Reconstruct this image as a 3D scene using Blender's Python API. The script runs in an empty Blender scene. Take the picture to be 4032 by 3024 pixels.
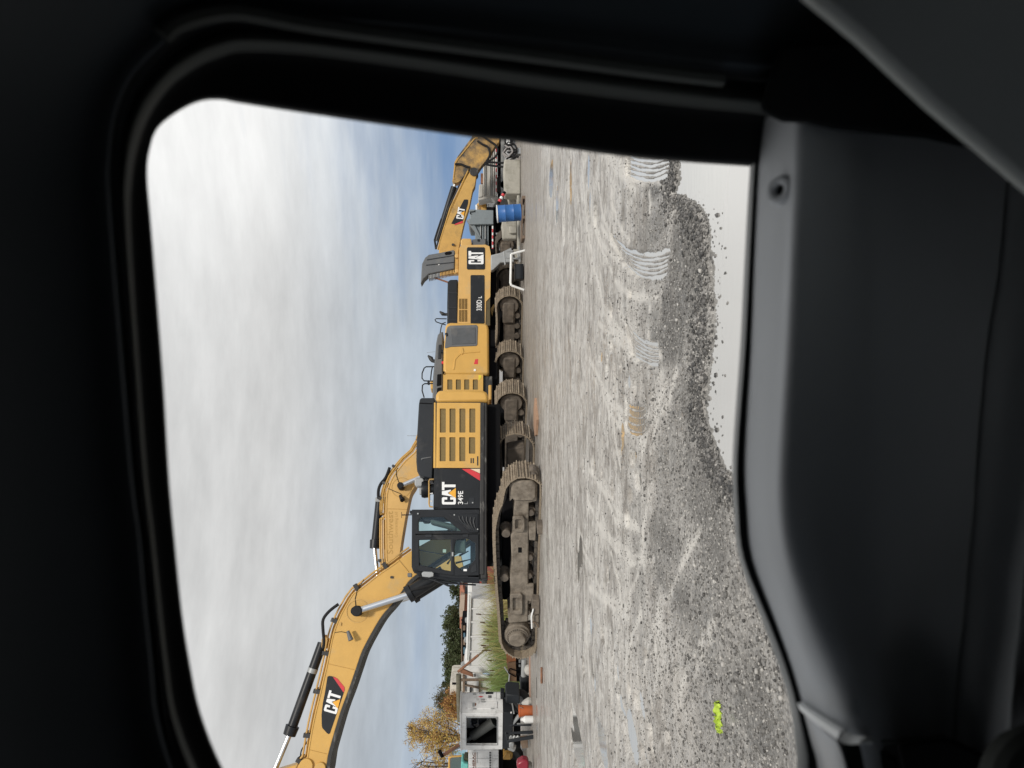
import bpy, math, random
import numpy as np
from mathutils import Vector, Matrix
from mathutils.geometry import tessellate_polygon

R = math.radians
rnd = random.Random(7)
SC = bpy.context.scene
COL = SC.collection

# ---------------------------------------------------------------- camera
EYE = 1.3                       # metres above the yard
FPX = 2795.0                    # focal length in pixels of the 4032 px wide photograph
PIT = math.atan(91 / FPX)       # looking a little down
c_, s_ = math.cos(PIT), math.sin(PIT)
FWD = Vector((0, c_, -s_)); DWN = Vector((0, -s_, -c_)); RGT = Vector((1, 0, 0))
cam = bpy.data.cameras.new('camera')
cam.sensor_fit = 'HORIZONTAL'; cam.sensor_width = 36.0
cam.lens = FPX / 4032 * 36.0
cam.clip_start = 0.01; cam.clip_end = 4000
cam.dof.use_dof = True; cam.dof.focus_distance = 19.0; cam.dof.aperture_fstop = 6.0
camo = bpy.data.objects.new('camera', cam); COL.objects.link(camo)
# the phone is held sideways: the picture's right is the world's down
m3 = Matrix((DWN, RGT, -FWD)).transposed()
camo.matrix_world = Matrix.Translation((0, 0, EYE)) @ m3.to_4x4()
SC.camera = camo

# ---------------------------------------------------------------- light
SUN_AZ, SUN_EL = R(158), R(38)      # azimuth clockwise from +Y
sdir = Vector((math.sin(SUN_AZ) * math.cos(SUN_EL), math.cos(SUN_AZ) * math.cos(SUN_EL), math.sin(SUN_EL)))
sun = bpy.data.lights.new('sun', 'SUN'); sun.energy = 2.4; sun.angle = R(7); sun.color = (1.0, .95, .87)
suno = bpy.data.objects.new('sun', sun); COL.objects.link(suno)
suno.rotation_euler = (-sdir).to_track_quat('-Z', 'Y').to_euler()
SC.view_settings.view_transform = 'Standard'; SC.view_settings.look = 'None'
SC.view_settings.gamma = 1.0; SC.view_settings.use_curve_mapping = False
SC.view_settings.exposure = 0.0
SC.cycles.use_denoising = True
SC.cycles.max_bounces = 8; SC.cycles.diffuse_bounces = 4; SC.cycles.glossy_bounces = 4
SC.cycles.transparent_max_bounces = 12

world = bpy.data.worlds.new('World'); SC.world = world; world.use_nodes = True
wt = world.node_tree; wt.nodes.clear()
def wn(t, **k):
    n = wt.nodes.new(t)
    for a, b in k.items(): setattr(n, a, b)
    return n
def wmath(op, a, b=None, clamp=False):
    n = wn('ShaderNodeMath', operation=op, use_clamp=clamp)
    for i, v in enumerate((a, b)):
        if v is None: continue
        if isinstance(v, (int, float)): n.inputs[i].default_value = v
        else: wt.links.new(v, n.inputs[i])
    return n.outputs[0]
def wsmooth(v, lo, hi):
    n = wn('ShaderNodeMapRange', interpolation_type='SMOOTHSTEP')
    n.inputs['From Min'].default_value = lo; n.inputs['From Max'].default_value = hi
    wt.links.new(v, n.inputs['Value']); return n.outputs[0]
sky = wn('ShaderNodeTexSky', sky_type='NISHITA', sun_disc=False)
sky.sun_elevation = SUN_EL; sky.sun_rotation = SUN_AZ; sky.dust_density = .4; sky.ozone_density = 2.0; sky.air_density = 1.0
bgs = wn('ShaderNodeBackground'); bgs.inputs['Strength'].default_value = .12
wt.links.new(sky.outputs[0], bgs.inputs['Color'])
tc = wn('ShaderNodeTexCoord')
lift = wn('ShaderNodeVectorMath', operation='ADD'); lift.inputs[1].default_value = (0, 0, .34)
nrmz = wn('ShaderNodeVectorMath', operation='NORMALIZE')
wt.links.new(tc.outputs['Generated'], lift.inputs[0]); wt.links.new(lift.outputs[0], nrmz.inputs[0]); wt.links.new(nrmz.outputs[0], sky.inputs[0])
sep = wn('ShaderNodeSeparateXYZ'); wt.links.new(tc.outputs['Generated'], sep.inputs[0])
def wnoise(scale, sx, sy, sz, detail=5, rough=.55):
    mp = wn('ShaderNodeMapping'); mp.inputs['Scale'].default_value = (sx, sy, sz)
    wt.links.new(tc.outputs['Generated'], mp.inputs[0])
    n = wn('ShaderNodeTexNoise'); n.inputs['Scale'].default_value = scale
    n.inputs['Detail'].default_value = detail; n.inputs['Roughness'].default_value = rough
    wt.links.new(mp.outputs[0], n.inputs['Vector']); return n.outputs[0]
n1 = wnoise(2.2, 1.0, 1.0, 8.0)
n2 = wnoise(3.0, 1.2, 1.2, 3.6, 7, .6)
n3 = wnoise(9.0, 1.0, 1.0, 6.0, 6, .6)
zc = sep.outputs['Z']; xc = sep.outputs['X']
blue_side = wsmooth(xc, -.05, .32)
# veil of cloud: thin near the horizon, thinner still on the right
base = wmath('ADD', wmath('MULTIPLY', zc, 3.6), wmath('MULTIPLY', wmath('SUBTRACT', n1, .5), 1.5))
base = wmath('ADD', base, wmath('SUBTRACT', .52, wmath('MULTIPLY', blue_side, .52)))
mask = wsmooth(base, 0.0, 1.0)
mask = wmath('MINIMUM', mask, .97)
# cloud brightness
lum = wmath('ADD', .565, wmath('MULTIPLY', wsmooth(zc, .12, .44), .145))
lum = wmath('ADD', lum, wmath('MULTIPLY', wmath('SUBTRACT', n2, .5), .42))
lum = wmath('ADD', lum, wmath('MULTIPLY', wmath('SUBTRACT', n3, .5), .22))
# brighter break in the cloud where the light comes through
def bright(px, py, power, amt):
    d = FWD + RGT * ((1512 - py) / FPX) + DWN * ((px - 2016) / FPX); d.normalize()
    vm = wn('ShaderNodeVectorMath', operation='DOT_PRODUCT'); wt.links.new(tc.outputs['Generated'], vm.inputs[0])
    vm.inputs[1].default_value = d
    p = wmath('POWER', wmath('MAXIMUM', vm.outputs['Value'], 0.0), power)
    return wmath('MULTIPLY', p, amt)
lum = wmath('ADD', lum, bright(960, 520, 75, .32))
crgb = wn('ShaderNodeMix', data_type='RGBA')
crgb.inputs['A'].default_value = (.82, .94, 1.07, 1); crgb.inputs['B'].default_value = (1.0, 1.0, .985, 1)
wt.links.new(wsmooth(zc, .06, .3), crgb.inputs['Factor'])
bgc = wn('ShaderNodeBackground')
wt.links.new(crgb.outputs['Result'], bgc.inputs['Color']); wt.links.new(lum, bgc.inputs['Strength'])
mx = wn('ShaderNodeMixShader'); wo = wn('ShaderNodeOutputWorld')
wt.links.new(mask, mx.inputs[0]); wt.links.new(bgs.outputs[0], mx.inputs[1]); wt.links.new(bgc.outputs[0], mx.inputs[2])
wt.links.new(mx.outputs[0], wo.inputs['Surface'])

# ---------------------------------------------------------------- helpers
def ray(p):
    return FWD + RGT * ((1512 - p[1]) / FPX) + DWN * ((p[0] - 2016) / FPX)
def at(p, y):
    d = ray(p); t = y / d.y
    return Vector((d.x * t, y, EYE + d.z * t))
def gnd(p, z=0.0):
    d = ray(p); t = (z - EYE) / d.z
    return Vector((d.x * t, d.y * t, z))
def zoom(ox, oy, k):
    return lambda x, y: (ox + x * k, oy + y * k)
K8 = 800 / 2212
Z1 = zoom(1500, 500, K8); Z2 = zoom(1500, 1050, K8); Z3 = zoom(1500, 1500, K8); Z4 = zoom(1400, 2000, K8)
Z5 = zoom(1000, 2424, K8); Z6 = zoom(1500, 2424, K8)
K12 = 1200 / 2212
G1 = zoom(1900, 500, K12); G2 = zoom(2000, 1300, K12); G3 = zoom(2000, 2124, K12)
S2 = zoom(500, 1500, K12); S3 = zoom(300, 2124, K12)
D4 = zoom(1700, 2624, 533 / 2212); D5 = zoom(1250, 1750, 400 / 2212); D6 = zoom(1750, 500, 400 / 2212); D7 = zoom(1850, 780, 300 / 2212)
FF = zoom(0, 0, 4032 / 2212)

class Fr:
    """A standing frame of reference: s along, w away from the viewer, z up."""
    def __init__(self, ox, oy, deg):
        self.o = Vector((ox, oy, 0)); self.deg = deg; a = R(deg)
        self.d = Vector((math.cos(a), math.sin(a), 0)); self.n = Vector((-math.sin(a), math.cos(a), 0))
    def loc(self, p, w=0.0):
        d = ray(p); t = (w + self.o.dot(self.n)) / d.dot(self.n)
        q = d * t
        return Vector(((q - self.o).dot(self.d), w, EYE + q.z))
    def sz(self, p, w=0.0):
        v = self.loc(p, w); return (v.x, v.z)

def crom(pts, n, closed=False):
    P = [Vector(p) for p in pts]; out = []; N = len(P)
    rng = range(N if closed else N - 1)
    for i in rng:
        if closed: a, b, c, d = P[i - 1], P[i], P[(i + 1) % N], P[(i + 2) % N]
        else: a, b, c, d = P[max(i - 1, 0)], P[i], P[i + 1], P[min(i + 2, N - 1)]
        for k in range(n):
            t = k / n
            out.append(.5 * ((2 * b) + (c - a) * t + (2 * a - 5 * b + 4 * c - d) * t * t + (3 * b - a - 3 * c + d) * t ** 3))
    if not closed: out.append(P[-1])
    return out

class MB:
    def __init__(self): self.v = []; self.f = []
    def add(self, vs, fs):
        o = len(self.v); self.v += [tuple(x) for x in vs]; self.f += [tuple(i + o for i in f) for f in fs]; return self
    def box(self, a, b):
        x0, y0, z0 = a; x1, y1, z1 = b
        return self.add([(x0, y0, z0), (x1, y0, z0), (x1, y1, z0), (x0, y1, z0), (x0, y0, z1), (x1, y0, z1), (x1, y1, z1), (x0, y1, z1)],
                        [(0, 3, 2, 1), (4, 5, 6, 7), (0, 1, 5, 4), (1, 2, 6, 5), (2, 3, 7, 6), (3, 0, 4, 7)])
    def hexa(self, bot, top):
        return self.add(list(bot) + list(top), [(0, 3, 2, 1), (4, 5, 6, 7), (0, 1, 5, 4), (1, 2, 6, 5), (2, 3, 7, 6), (3, 0, 4, 7)])
    def slab(self, pts, w0, w1, holes=()):
        """outline in (s, z), thick from w0 to w1"""
        loops = [list(pts)] + [list(h) for h in holes]
        vs = []; fs = []; off = []; n = 0
        for lp in loops: off.append(n); n += len(lp)
        flat = [q for lp in loops for q in lp]
        vs = [(q[0], w0, q[1]) for q in flat] + [(q[0], w1, q[1]) for q in flat]
        if holes:
            tris = tessellate_polygon([[Vector((q[0], q[1], 0)) for q in lp] for lp in loops])
            for t in tris:
                fs.append(tuple(t)); fs.append(tuple(n + i for i in reversed(t)))
        else:
            fs.append(tuple(range(n))); fs.append(tuple(n + i for i in reversed(range(n))))
        for o, lp in zip(off, loops):
            for i in range(len(lp)):
                j = (i + 1) % len(lp)
                fs.append((o + j, o + i, n + o + i, n + o + j))
        return self.add(vs, fs)
    def prism(self, a, b):
        """two matching 3D outlines joined and capped"""
        n = len(a)
        fs = [tuple(range(n)), tuple(n + i for i in reversed(range(n)))]
        for i in range(n):
            j = (i + 1) % n; fs.append((j, i, n + i, n + j))
        return self.add(list(a) + list(b), fs)
    def tube(self, path, r, n=8, caps=True):
        P = [Vector(p) for p in path]; m = len(P)
        rr = r if isinstance(r, (list, tuple)) else [r] * m
        vs = []; fs = []; up = None
        for i in range(m):
            t = (P[min(i + 1, m - 1)] - P[max(i - 1, 0)])
            if t.length < 1e-9: t = Vector((0, 0, 1))
            t.normalize()
            if up is None:
                up = t.orthogonal().normalized()
            else:
                up = (up - t * up.dot(t))
                up = up.normalized() if up.length > 1e-6 else t.orthogonal().normalized()
            sd = t.cross(up)
            for k in range(n):
                a = 2 * math.pi * k / n
                vs.append(P[i] + (up * math.cos(a) + sd * math.sin(a)) * rr[i])
        for i in range(m - 1):
            for k in range(n):
                k2 = (k + 1) % n
                fs.append((i * n + k, i * n + k2, (i + 1) * n + k2, (i + 1) * n + k))
        if caps:
            fs.append(tuple(reversed(range(n)))); fs.append(tuple((m - 1) * n + k for k in range(n)))
        return self.add(vs, fs)
    def cyl(self, a, b, r, n=20): return self.tube([a, b], r, n)
    def grid(self, rows, flip=False):
        m = len(rows[0]); vs = [p for r_ in rows for p in r_]; fs = []
        for i in range(len(rows) - 1):
            for j in range(m - 1):
                q = (i * m + j, i * m + j + 1, (i + 1) * m + j + 1, (i + 1) * m + j)
                fs.append(q[::-1] if flip else q)
        return self.add(vs, fs)
    def lathe(self, c, prof, n=24, axis='z'):
        rows = []
        for r_, h in prof:
            row = []
            for k in range(n + 1):
                a = 2 * math.pi * k / n; x, y = r_ * math.cos(a), r_ * math.sin(a)
                if axis == 'z': row.append((c[0] + x, c[1] + y, c[2] + h))
                else: row.append((c[0] + x, c[1] + h, c[2] + y))
            rows.append(row)
        return self.grid(rows)
    def mesh(self, name, smooth=None):
        me = bpy.data.meshes.new(name); me.from_pydata(self.v, [], self.f); me.update()
        if smooth:
            me.polygons.foreach_set('use_smooth', [True] * len(me.polygons)); me.set_sharp_from_angle(angle=R(smooth))
        return me
    def build(self, name, mat, parent=None, rot=0.0, smooth=35, bevel=0, seg=2, label=None, loc=(0, 0, 0), kind=None, fixn=True):
        me = self.mesh(name, smooth)
        if fixn:
            import bmesh
            bm = bmesh.new(); bm.from_mesh(me); bmesh.ops.recalc_face_normals(bm, faces=bm.faces); bm.to_mesh(me); bm.free()
            if smooth: me.set_sharp_from_angle(angle=R(smooth))
        return link(name, me, mat, parent, rot, bevel, seg, label, loc, kind)

def link(name, me, mat, parent=None, rot=0.0, bevel=0, seg=2, label=None, loc=(0, 0, 0), kind=None):
    o = bpy.data.objects.new(name, me); COL.objects.link(o)
    if mat and not me.materials: me.materials.append(mat)
    o.location = loc; o.rotation_euler = (0, 0, R(rot))
    if parent: o.parent = parent
    if label: o['label'] = label
    if kind: o['kind'] = kind
    if bevel:
        b = o.modifiers.new('bevel', 'BEVEL'); b.width = bevel; b.segments = seg; b.limit_method = 'ANGLE'; b.angle_limit = R(40)
    return o

def thing(name, label, cat, fr, group=None):
    o = bpy.data.objects.new(name, None); COL.objects.link(o); o.empty_display_size = .3
    o.location = fr.o; o.rotation_euler = (0, 0, R(fr.deg))
    o['label'] = label; o['category'] = cat
    if group: o['group'] = group
    return o
def tag(o, label, cat, group=None):
    o['label'] = label; o['category'] = cat
    if group: o['group'] = group
    return o

# ---------------------------------------------------------------- materials
def mat(name, col, rough=.5, metal=0.0, var=.12, scale=5.0, dirt=None, amt=0.0, dscale=1.6, bump=0.0, bscale=60, spec=.5, stretch=(1, 1, 1), coat=0.0):
    m = bpy.data.materials.new(name); m.use_nodes = True; t = m.node_tree
    b = t.nodes['Principled BSDF']
    b.inputs['Roughness'].default_value = rough; b.inputs['Metallic'].default_value = metal
    b.inputs['Specular IOR Level'].default_value = spec
    b.inputs['Coat Weight'].default_value = coat
    tcn = t.nodes.new('ShaderNodeTexCoord'); mp = t.nodes.new('ShaderNodeMapping'); mp.inputs['Scale'].default_value = stretch
    t.links.new(tcn.outputs['Object'], mp.inputs[0])
    def noise(sc, det=6, rg=.6):
        n = t.nodes.new('ShaderNodeTexNoise'); n.inputs['Scale'].default_value = sc; n.inputs['Detail'].default_value = det
        n.inputs['Roughness'].default_value = rg; t.links.new(mp.outputs[0], n.inputs['Vector']); return n.outputs[0]
    def rng(v, a, b_, c, d):
        n = t.nodes.new('ShaderNodeMapRange'); n.inputs[1].default_value = a; n.inputs[2].default_value = b_
        n.inputs[3].default_value = c; n.inputs[4].default_value = d; t.links.new(v, n.inputs[0]); return n.outputs[0]
    hs = t.nodes.new('ShaderNodeHueSaturation'); hs.inputs['Color'].default_value = (*col, 1)
    t.links.new(rng(noise(scale), .3, .7, 1 - var, 1 + var), hs.inputs['Value'])
    out = hs.outputs[0]
    if dirt:
        mxn = t.nodes.new('ShaderNodeMix'); mxn.data_type = 'RGBA'
        f = rng(noise(dscale, 8, .68), .66 - amt * .4, .78 - amt * .3, 0, min(1, .35 + amt))
        t.links.new(f, mxn.inputs['Factor']); t.links.new(out, mxn.inputs['A']); mxn.inputs['B'].default_value = (*dirt, 1)
        out = mxn.outputs['Result']
        t.links.new(rng(f, 0, 1, rough, min(1, rough + .3)), b.inputs['Roughness'])
    t.links.new(out, b.inputs['Base Color'])
    if bump:
        bn = t.nodes.new('ShaderNodeBump'); bn.inputs['Strength'].default_value = bump; bn.inputs['Distance'].default_value = .01
        t.links.new(noise(bscale, 4), bn.inputs['Height']); t.links.new(bn.outputs[0], b.inputs['Normal'])
    return m

def glass_mat(name, tint=(.84, .93, .89), refl=.30):
    m = bpy.data.materials.new(name); m.use_nodes = True; t = m.node_tree; t.nodes.clear()
    tr = t.nodes.new('ShaderNodeBsdfTransparent'); tr.inputs[0].default_value = (*tint, 1)
    gl = t.nodes.new('ShaderNodeBsdfGlossy'); gl.inputs['Roughness'].default_value = .03; gl.inputs['Color'].default_value = (.9, .95, .95, 1)
    lw = t.nodes.new('ShaderNodeLayerWeight'); lw.inputs[0].default_value = refl
    mx_ = t.nodes.new('ShaderNodeMixShader'); o = t.nodes.new('ShaderNodeOutputMaterial')
    t.links.new(lw.outputs['Fresnel'], mx_.inputs[0]); t.links.new(tr.outputs[0], mx_.inputs[1]); t.links.new(gl.outputs[0], mx_.inputs[2])
    t.links.new(mx_.outputs[0], o.inputs[0]); return m

YEL = (.63, .365, .085)
MUD = (.23, .19, .15)
Myel = mat('yellow_paint', YEL, .42, var=.06, scale=2.5, dirt=(.44, .33, .17), amt=.26, dscale=1.1, coat=.05)
Myel2 = mat('faded_yellow_paint', (.64, .385, .12), .5, var=.08, scale=2.0, dirt=(.44, .35, .22), amt=.32, dscale=1.1)
Myeld = mat('dirty_yellow_paint', (.56, .33, .085), .5, var=.1, scale=3, dirt=(.16, .12, .07), amt=.3, dscale=.9)
Mpipe = mat('yellow_pipe', (.55, .33, .09), .45, var=.12, scale=6, dirt=(.25, .17, .08), amt=.3)
Mblk = mat('black_paint', (.015, .0165, .019), .4, var=.15, dirt=(.09, .085, .08), amt=.15, spec=.3)
Mhood = mat('charcoal_hood', (.022, .025, .029), .45, var=.12, scale=3, dirt=(.07, .07, .07), amt=.2, spec=.3)
Mgreyh = mat('grey_hood', (.12, .125, .13), .5, var=.1, scale=3, dirt=(.2, .19, .17), amt=.25)
Mrub = mat('black_rubber', (.016, .016, .017), .7, var=.2, spec=.25)
Mdeck = mat('worn_black_steel', (.022, .021, .02), .55, var=.3, scale=8, dirt=(.26, .25, .23), amt=.26, dscale=4, stretch=(.6, 1, 2))
Mtrk = mat('muddy_steel', (.235, .20, .16), .75, var=.3, scale=7, dirt=(.10, .08, .06), amt=.45, dscale=3, bump=.5, bscale=30)
Mtrkd = mat('brown_muddy_steel', (.135, .112, .09), .8, var=.3, scale=6, dirt=(.22, .18, .14), amt=.35, dscale=3, bump=.5, bscale=30)
Mshoe = mat('track_shoe_steel', (.32, .26, .19), .7, var=.35, scale=9, dirt=(.09, .07, .052), amt=.45, dscale=4, bump=.5, bscale=40)
Mchain = mat('track_chain_steel', (.075, .067, .06), .7, var=.35, scale=10, dirt=(.2, .17, .13), amt=.4, dscale=4)
Mchrome = mat('chrome_rod', (.74, .75, .76), .32, 1.0, var=.04)
Msteel = mat('grey_steel', (.36, .37, .37), .5, .3, var=.12, dirt=(.2, .17, .14), amt=.3)
Mwhite = mat('white_paint', (.78, .78, .76), .5, var=.05, dirt=(.35, .33, .3), amt=.2, dscale=2.5)
Mgenw = mat('scuffed_white_paint', (.76, .76, .75), .45, var=.06, dirt=(.30, .29, .28), amt=.36, dscale=3.2)
Mletw = mat('white_print', (.85, .85, .84), .5, var=.02)
Mred = mat('red_print', (.62, .035, .045), .5, var=.05)
Mcream = mat('cream_print', (.78, .62, .44), .5, var=.04)
Mora = mat('orange_print', (.85, .42, .04), .5, var=.04)
Mtan = mat('tan_print', (.47, .27, .065), .5, var=.05)
Mlouv = mat('vent_mesh', (.19, .135, .05), .7, var=.12, scale=20)
Mglass = glass_mat('cab_glass')
Mdark = mat('dark_recess', (.008, .008, .009), .9, var=.1, spec=.1)
Mconc = mat('weathered_concrete', (.38, .36, .31), .85, var=.15, scale=4, dirt=(.17, .16, .12), amt=.42, dscale=2.2, bump=.6, bscale=25)
Mwood = mat('weathered_wood', (.17, .12, .085), .8, var=.3, scale=5, stretch=(1, 1, 6), dirt=(.3, .24, .18), amt=.3)
Mrust = mat('rusty_steel', (.24, .11, .06), .75, var=.3, scale=6, dirt=(.1, .06, .04), amt=.4, dscale=4)
Mtyre = mat('tyre_rubber', (.03, .03, .03), .8, var=.3, dirt=(.16, .145, .13), amt=.12, dscale=5)
# ---------------------------------------------------------------- letters
CAT_C = [(.05, 0), (.27, 0), (.32, .06), (.32, .40), (.215, .40), (.215, .17), (.105, .17), (.105, .83), (.215, .83), (.215, .62), (.32, .62), (.32, .94), (.27, 1), (.05, 1), (0, .94), (0, .06)]
CAT_A1 = [(.335, .13), (.43, 1), (.585, 1), (.605, .80), (.505, .60)]
CAT_A2 = [(.505, .60), (.605, .80), (.655, .36), (.60, .36)]
CAT_T = [(.63, 1), (1.0, 1), (1.0, .82), (.885, .82), (.885, .02), (.765, .02), (.765, .82), (.63, .82)]
CAT_TRI = [(.50, .52), (.275, 0.0), (.735, 0.0)]
def quad(bl, tl, tr, br, x, y):
    b = [bl[i] + (br[i] - bl[i]) * x for i in (0, 1)]; t = [tl[i] + (tr[i] - tl[i]) * x for i in (0, 1)]
    return [b[i] + (t[i] - b[i]) * y for i in (0, 1)]
def cat_logo(fr, zf, corners, w, parent, tri=True):
    q = [fr.sz(zf(*p), w) for p in corners]
    for poly, nm in ((CAT_C, 'letter'), (CAT_A1, 'letter'), (CAT_A2, None), (CAT_T, 'letter')):
        if nm is None: continue
        m = MB().slab([quad(*q, *p) for p in poly], w - .006, w)
        if poly is CAT_A1: m.slab([quad(*q, *p) for p in CAT_A2], w - .006, w)
        m.build('letter', Mletw, parent, smooth=None)
    MB().slab([quad(*q, *p) for p in CAT_TRI], w - .011, w - .001).build('logo_triangle', Mora if tri else Mletw, parent, smooth=None)
def text_mesh(body, bold=.02):
    cu = bpy.data.curves.new('text', 'FONT'); cu.body = body; cu.size = 1; cu.offset = bold; cu.resolution_u = 3; cu.fill_mode = 'FRONT'
    ob = bpy.data.objects.new('text', cu)
    COL.objects.link(ob); bpy.context.view_layer.update()
    me = bpy.data.meshes.new_from_object(ob.evaluated_get(bpy.context.evaluated_depsgraph_get()))
    bpy.data.objects.remove(ob); bpy.data.curves.remove(cu)
    v = np.array([x.co[:2] for x in me.vertices]); f = [tuple(p.vertices) for p in me.polygons]
    bpy.data.meshes.remove(me)
    v -= v.min(0); v /= v.max(0)
    return v, f
def text_on(fr, zf, corners, w, parent, body, material, name='lettering', bold=.012, rot=0):
    v, f = text_mesh(body, bold)
    q = [fr.sz(zf(*p), w) for p in corners]
    m = MB(); pts = [quad(*q, *p) for p in v]
    m.add([(a[0], w, a[1]) for a in pts], f)
    return m.build(name, material, parent, rot=rot, smooth=None, fixn=False)
def P(fr, zf, pts, w): return [fr.sz(zf(*p), w) for p in pts]
def rect(x0, x1, y0, y1, c=0):
    """zoom-pixel rectangle, corner cut c; x runs down the world, y runs left"""
    if not c: return [(x0, y0), (x1, y0), (x1, y1), (x0, y1)]
    return [(x0 + c, y0), (x1 - c, y0), (x1, y0 + c), (x1, y1 - c), (x1 - c, y1), (x0 + c, y1), (x0, y1 - c), (x0, y0 + c)]

# ---------------------------------------------------------------- crawler track
def shoe_mesh(width, pitch):
    m = MB(); l = pitch * .49; t = .028
    l = pitch * .455; m.box((-l, 0, -t), (l, width, 0))
    for k, hh in ((-.86, .05), (-.1, .03), (.6, .03)):
        x = l * k
        m.hexa([(x - .016, 0.004, 0), (x + .016, 0.004, 0), (x + .016, width - .004, 0), (x - .016, width - .004, 0)],
               [(x - .008, .004, hh), (x + .008, .004, hh), (x + .008, width - .004, hh), (x - .008, width - .004, hh)])
    for yy in (.3, .42, .58, .7):
        m.box((l * .25, width * yy - .015, 0), (l * .4, width * yy + .015, .012))
    return m.mesh('track_shoe')
def resample(path, step):
    """closed 2D path -> evenly spaced (pos, tangent)"""
    P_ = [Vector((p[0], p[1])) for p in path]; P_.append(P_[0].copy())
    seg = [(P_[i + 1] - P_[i]).length for i in range(len(P_) - 1)]; L = sum(seg)
    n = max(8, round(L / step)); out = []
    for k in range(n):
        d = L * k / n; i = 0
        while d > seg[i]: d -= seg[i]; i += 1
        out.append(P_[i].lerp(P_[i + 1], d / seg[i]))
    return out
def track(parent, rot, path, w0, w1, smat, cmat, pitch=.2, mesh_cache={}):
    pts = resample(path, pitch); n = len(pts)
    area = sum(pts[i].x * pts[(i + 1) % n].y - pts[(i + 1) % n].x * pts[i].y for i in range(n))
    if area < 0: pts.reverse()
    nor = []
    for i in range(n):
        t = (pts[(i + 1) % n] - pts[i - 1]).normalized(); nor.append(Vector((t.y, -t.x)))
    # chain: two link rails
    m = MB(); mid = (w0 + w1) / 2
    for off in (-.13, .09):
        rows = []
        for i in range(n + 1):
            p = pts[i % n]; q = nor[i % n]
            a = p - q * .03; b = p - q * .115
            y0, y1 = mid + off, mid + off + .05
            rows.append([(a.x, y0, a.y), (a.x, y1, a.y), (b.x, y1, b.y), (b.x, y0, b.y), (a.x, y0, a.y)])
        m.grid(rows)
    for i in range(n):
        p = (pts[i] + pts[(i + 1) % n]) / 2 - nor[i] * .075
        m.cyl((p.x, mid - .16, p.y), (p.x, mid + .17, p.y), .034, 8)
    tr = m.build('track', cmat, parent, rot=rot, smooth=None)
    key = (round(w1 - w0, 3), round(pitch, 3), smat.name)
    if key not in mesh_cache:
        me = shoe_mesh(w1 - w0, pitch); me.materials.append(smat); mesh_cache[key] = me
    me = mesh_cache[key]
    for i in range(n):
        a, b = pts[i], pts[(i + 1) % n]; c = (a + b) / 2; t = (b - a).normalized(); q = Vector((t.y, -t.x))
        o = bpy.data.objects.new('track_shoe', me); COL.objects.link(o); o.parent = tr
        M4 = Matrix(((t.x, 0, q.x, c.x), (0, 1, 0, w0), (t.y, 0, q.y, c.y), (0, 0, 0, 1)))
        # keep it right-handed: x tangent, y across, z outward
        if M4.to_3x3().determinant() < 0:
            M4 = Matrix(((-t.x, 0, q.x, c.x), (0, 1, 0, w0), (-t.y, 0, q.y, c.y), (0, 0, 0, 1)))
        o.matrix_local = M4
    return tr
def stadium(s0, s1, r, z0=.03, sag=.05, n=9):
    out = []
    for k in range(n + 1):
        a = -math.pi / 2 + math.pi * k / n; out.append((s1 + r * math.cos(a), z0 + r + r * math.sin(a)))
    for k in range(1, 8):
        u = k / 8; out.append((s1 + (s0 - s1) * u, z0 + 2 * r - sag * abs(math.sin(2.5 * math.pi * u)) - .02 * u))
    for k in range(n + 1):
        a = math.pi / 2 + math.pi * k / n; out.append((s0 + r * math.cos(a), z0 + r + r * math.sin(a)))
    return out
def undercarriage(parent, rot, L, gauge, wid, r, fmat, smat, rollers=8, near_only=False):
    """simple track frames and tracks either side of the carbody"""
    hl = L / 2
    for sgn in (-1, 1):
        c = sgn * gauge / 2; w0, w1 = c - wid / 2, c + wid / 2
        track(parent, rot, stadium(-hl + r, hl - r, r), w0, w1, smat, Mchain)
        m = MB()
        fp = [(-hl + .75, .30), (hl - .85, .30), (hl - .80, .62), (hl - 1.0, .74), (-hl + .9, .74), (-hl + .7, .6)]
        m.slab(fp, c - .2, c + .2)
        fr_ = m.build('track_frame', fmat, parent, rot=rot, bevel=.02)
        # idler block and sprocket hub
        m = MB().lathe((hl - r - .02, c - .26, r + .03), [(0, 0), (r - .17, 0), (r - .14, .04), (r - .14, .48), (r - .17, .52), (0, .52)], 20, 'y')
        m.build('idler_wheel', fmat, parent, rot=rot)
        m = MB().box((hl - 1.25, c - .3, .32), (hl - .36, c + .3, .78))
        m.build('idler_guard', fmat, parent, rot=rot, bevel=.06)
        m = MB().lathe((-hl + r + .02, c - .3, r + .03), [(0, 0), (r - .26, 0), (r - .22, .05), (r - .22, .15), (r - .13, .16), (r - .13, .44), (0, .5)], 20, 'y')
        m.build('final_drive', fmat, parent, rot=rot)
        for k in range(rollers):
            s = -hl + .95 + (L - 1.9) * k / (rollers - 1)
            MB().cyl((s, c - .22, .22), (s, c + .22, .22), .11, 14).build('track_roller', fmat, parent, rot=rot)
    MB().box((-1.1, -gauge / 2 + .2, .45), (1.1, gauge / 2 - .2, .95)).build('carbody', Mdark, parent, rot=rot, bevel=.05)
    MB().box((-1.5, -1.1, 1.0), (2.6, 1.2, 1.4)).build('underframe', Mdark, parent)
    MB().cyl((0, 0, .9), (0, 0, 1.2), .7, 32).build('swing_ring', Mdeck, parent, rot=rot)
# ================================================================ excavator in front
F1 = Fr(-4.26, 19.69, 18)
U1 = Fr(-4.26, 19.69, -22)
RT1 = -22 - 18
e1 = thing('excavator', 'nearest yellow excavator, big black side panel and glazed cab facing us, muddy tracks', 'excavator', F1, 'yellow excavators parked in a row')
W = -1.5
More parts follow.
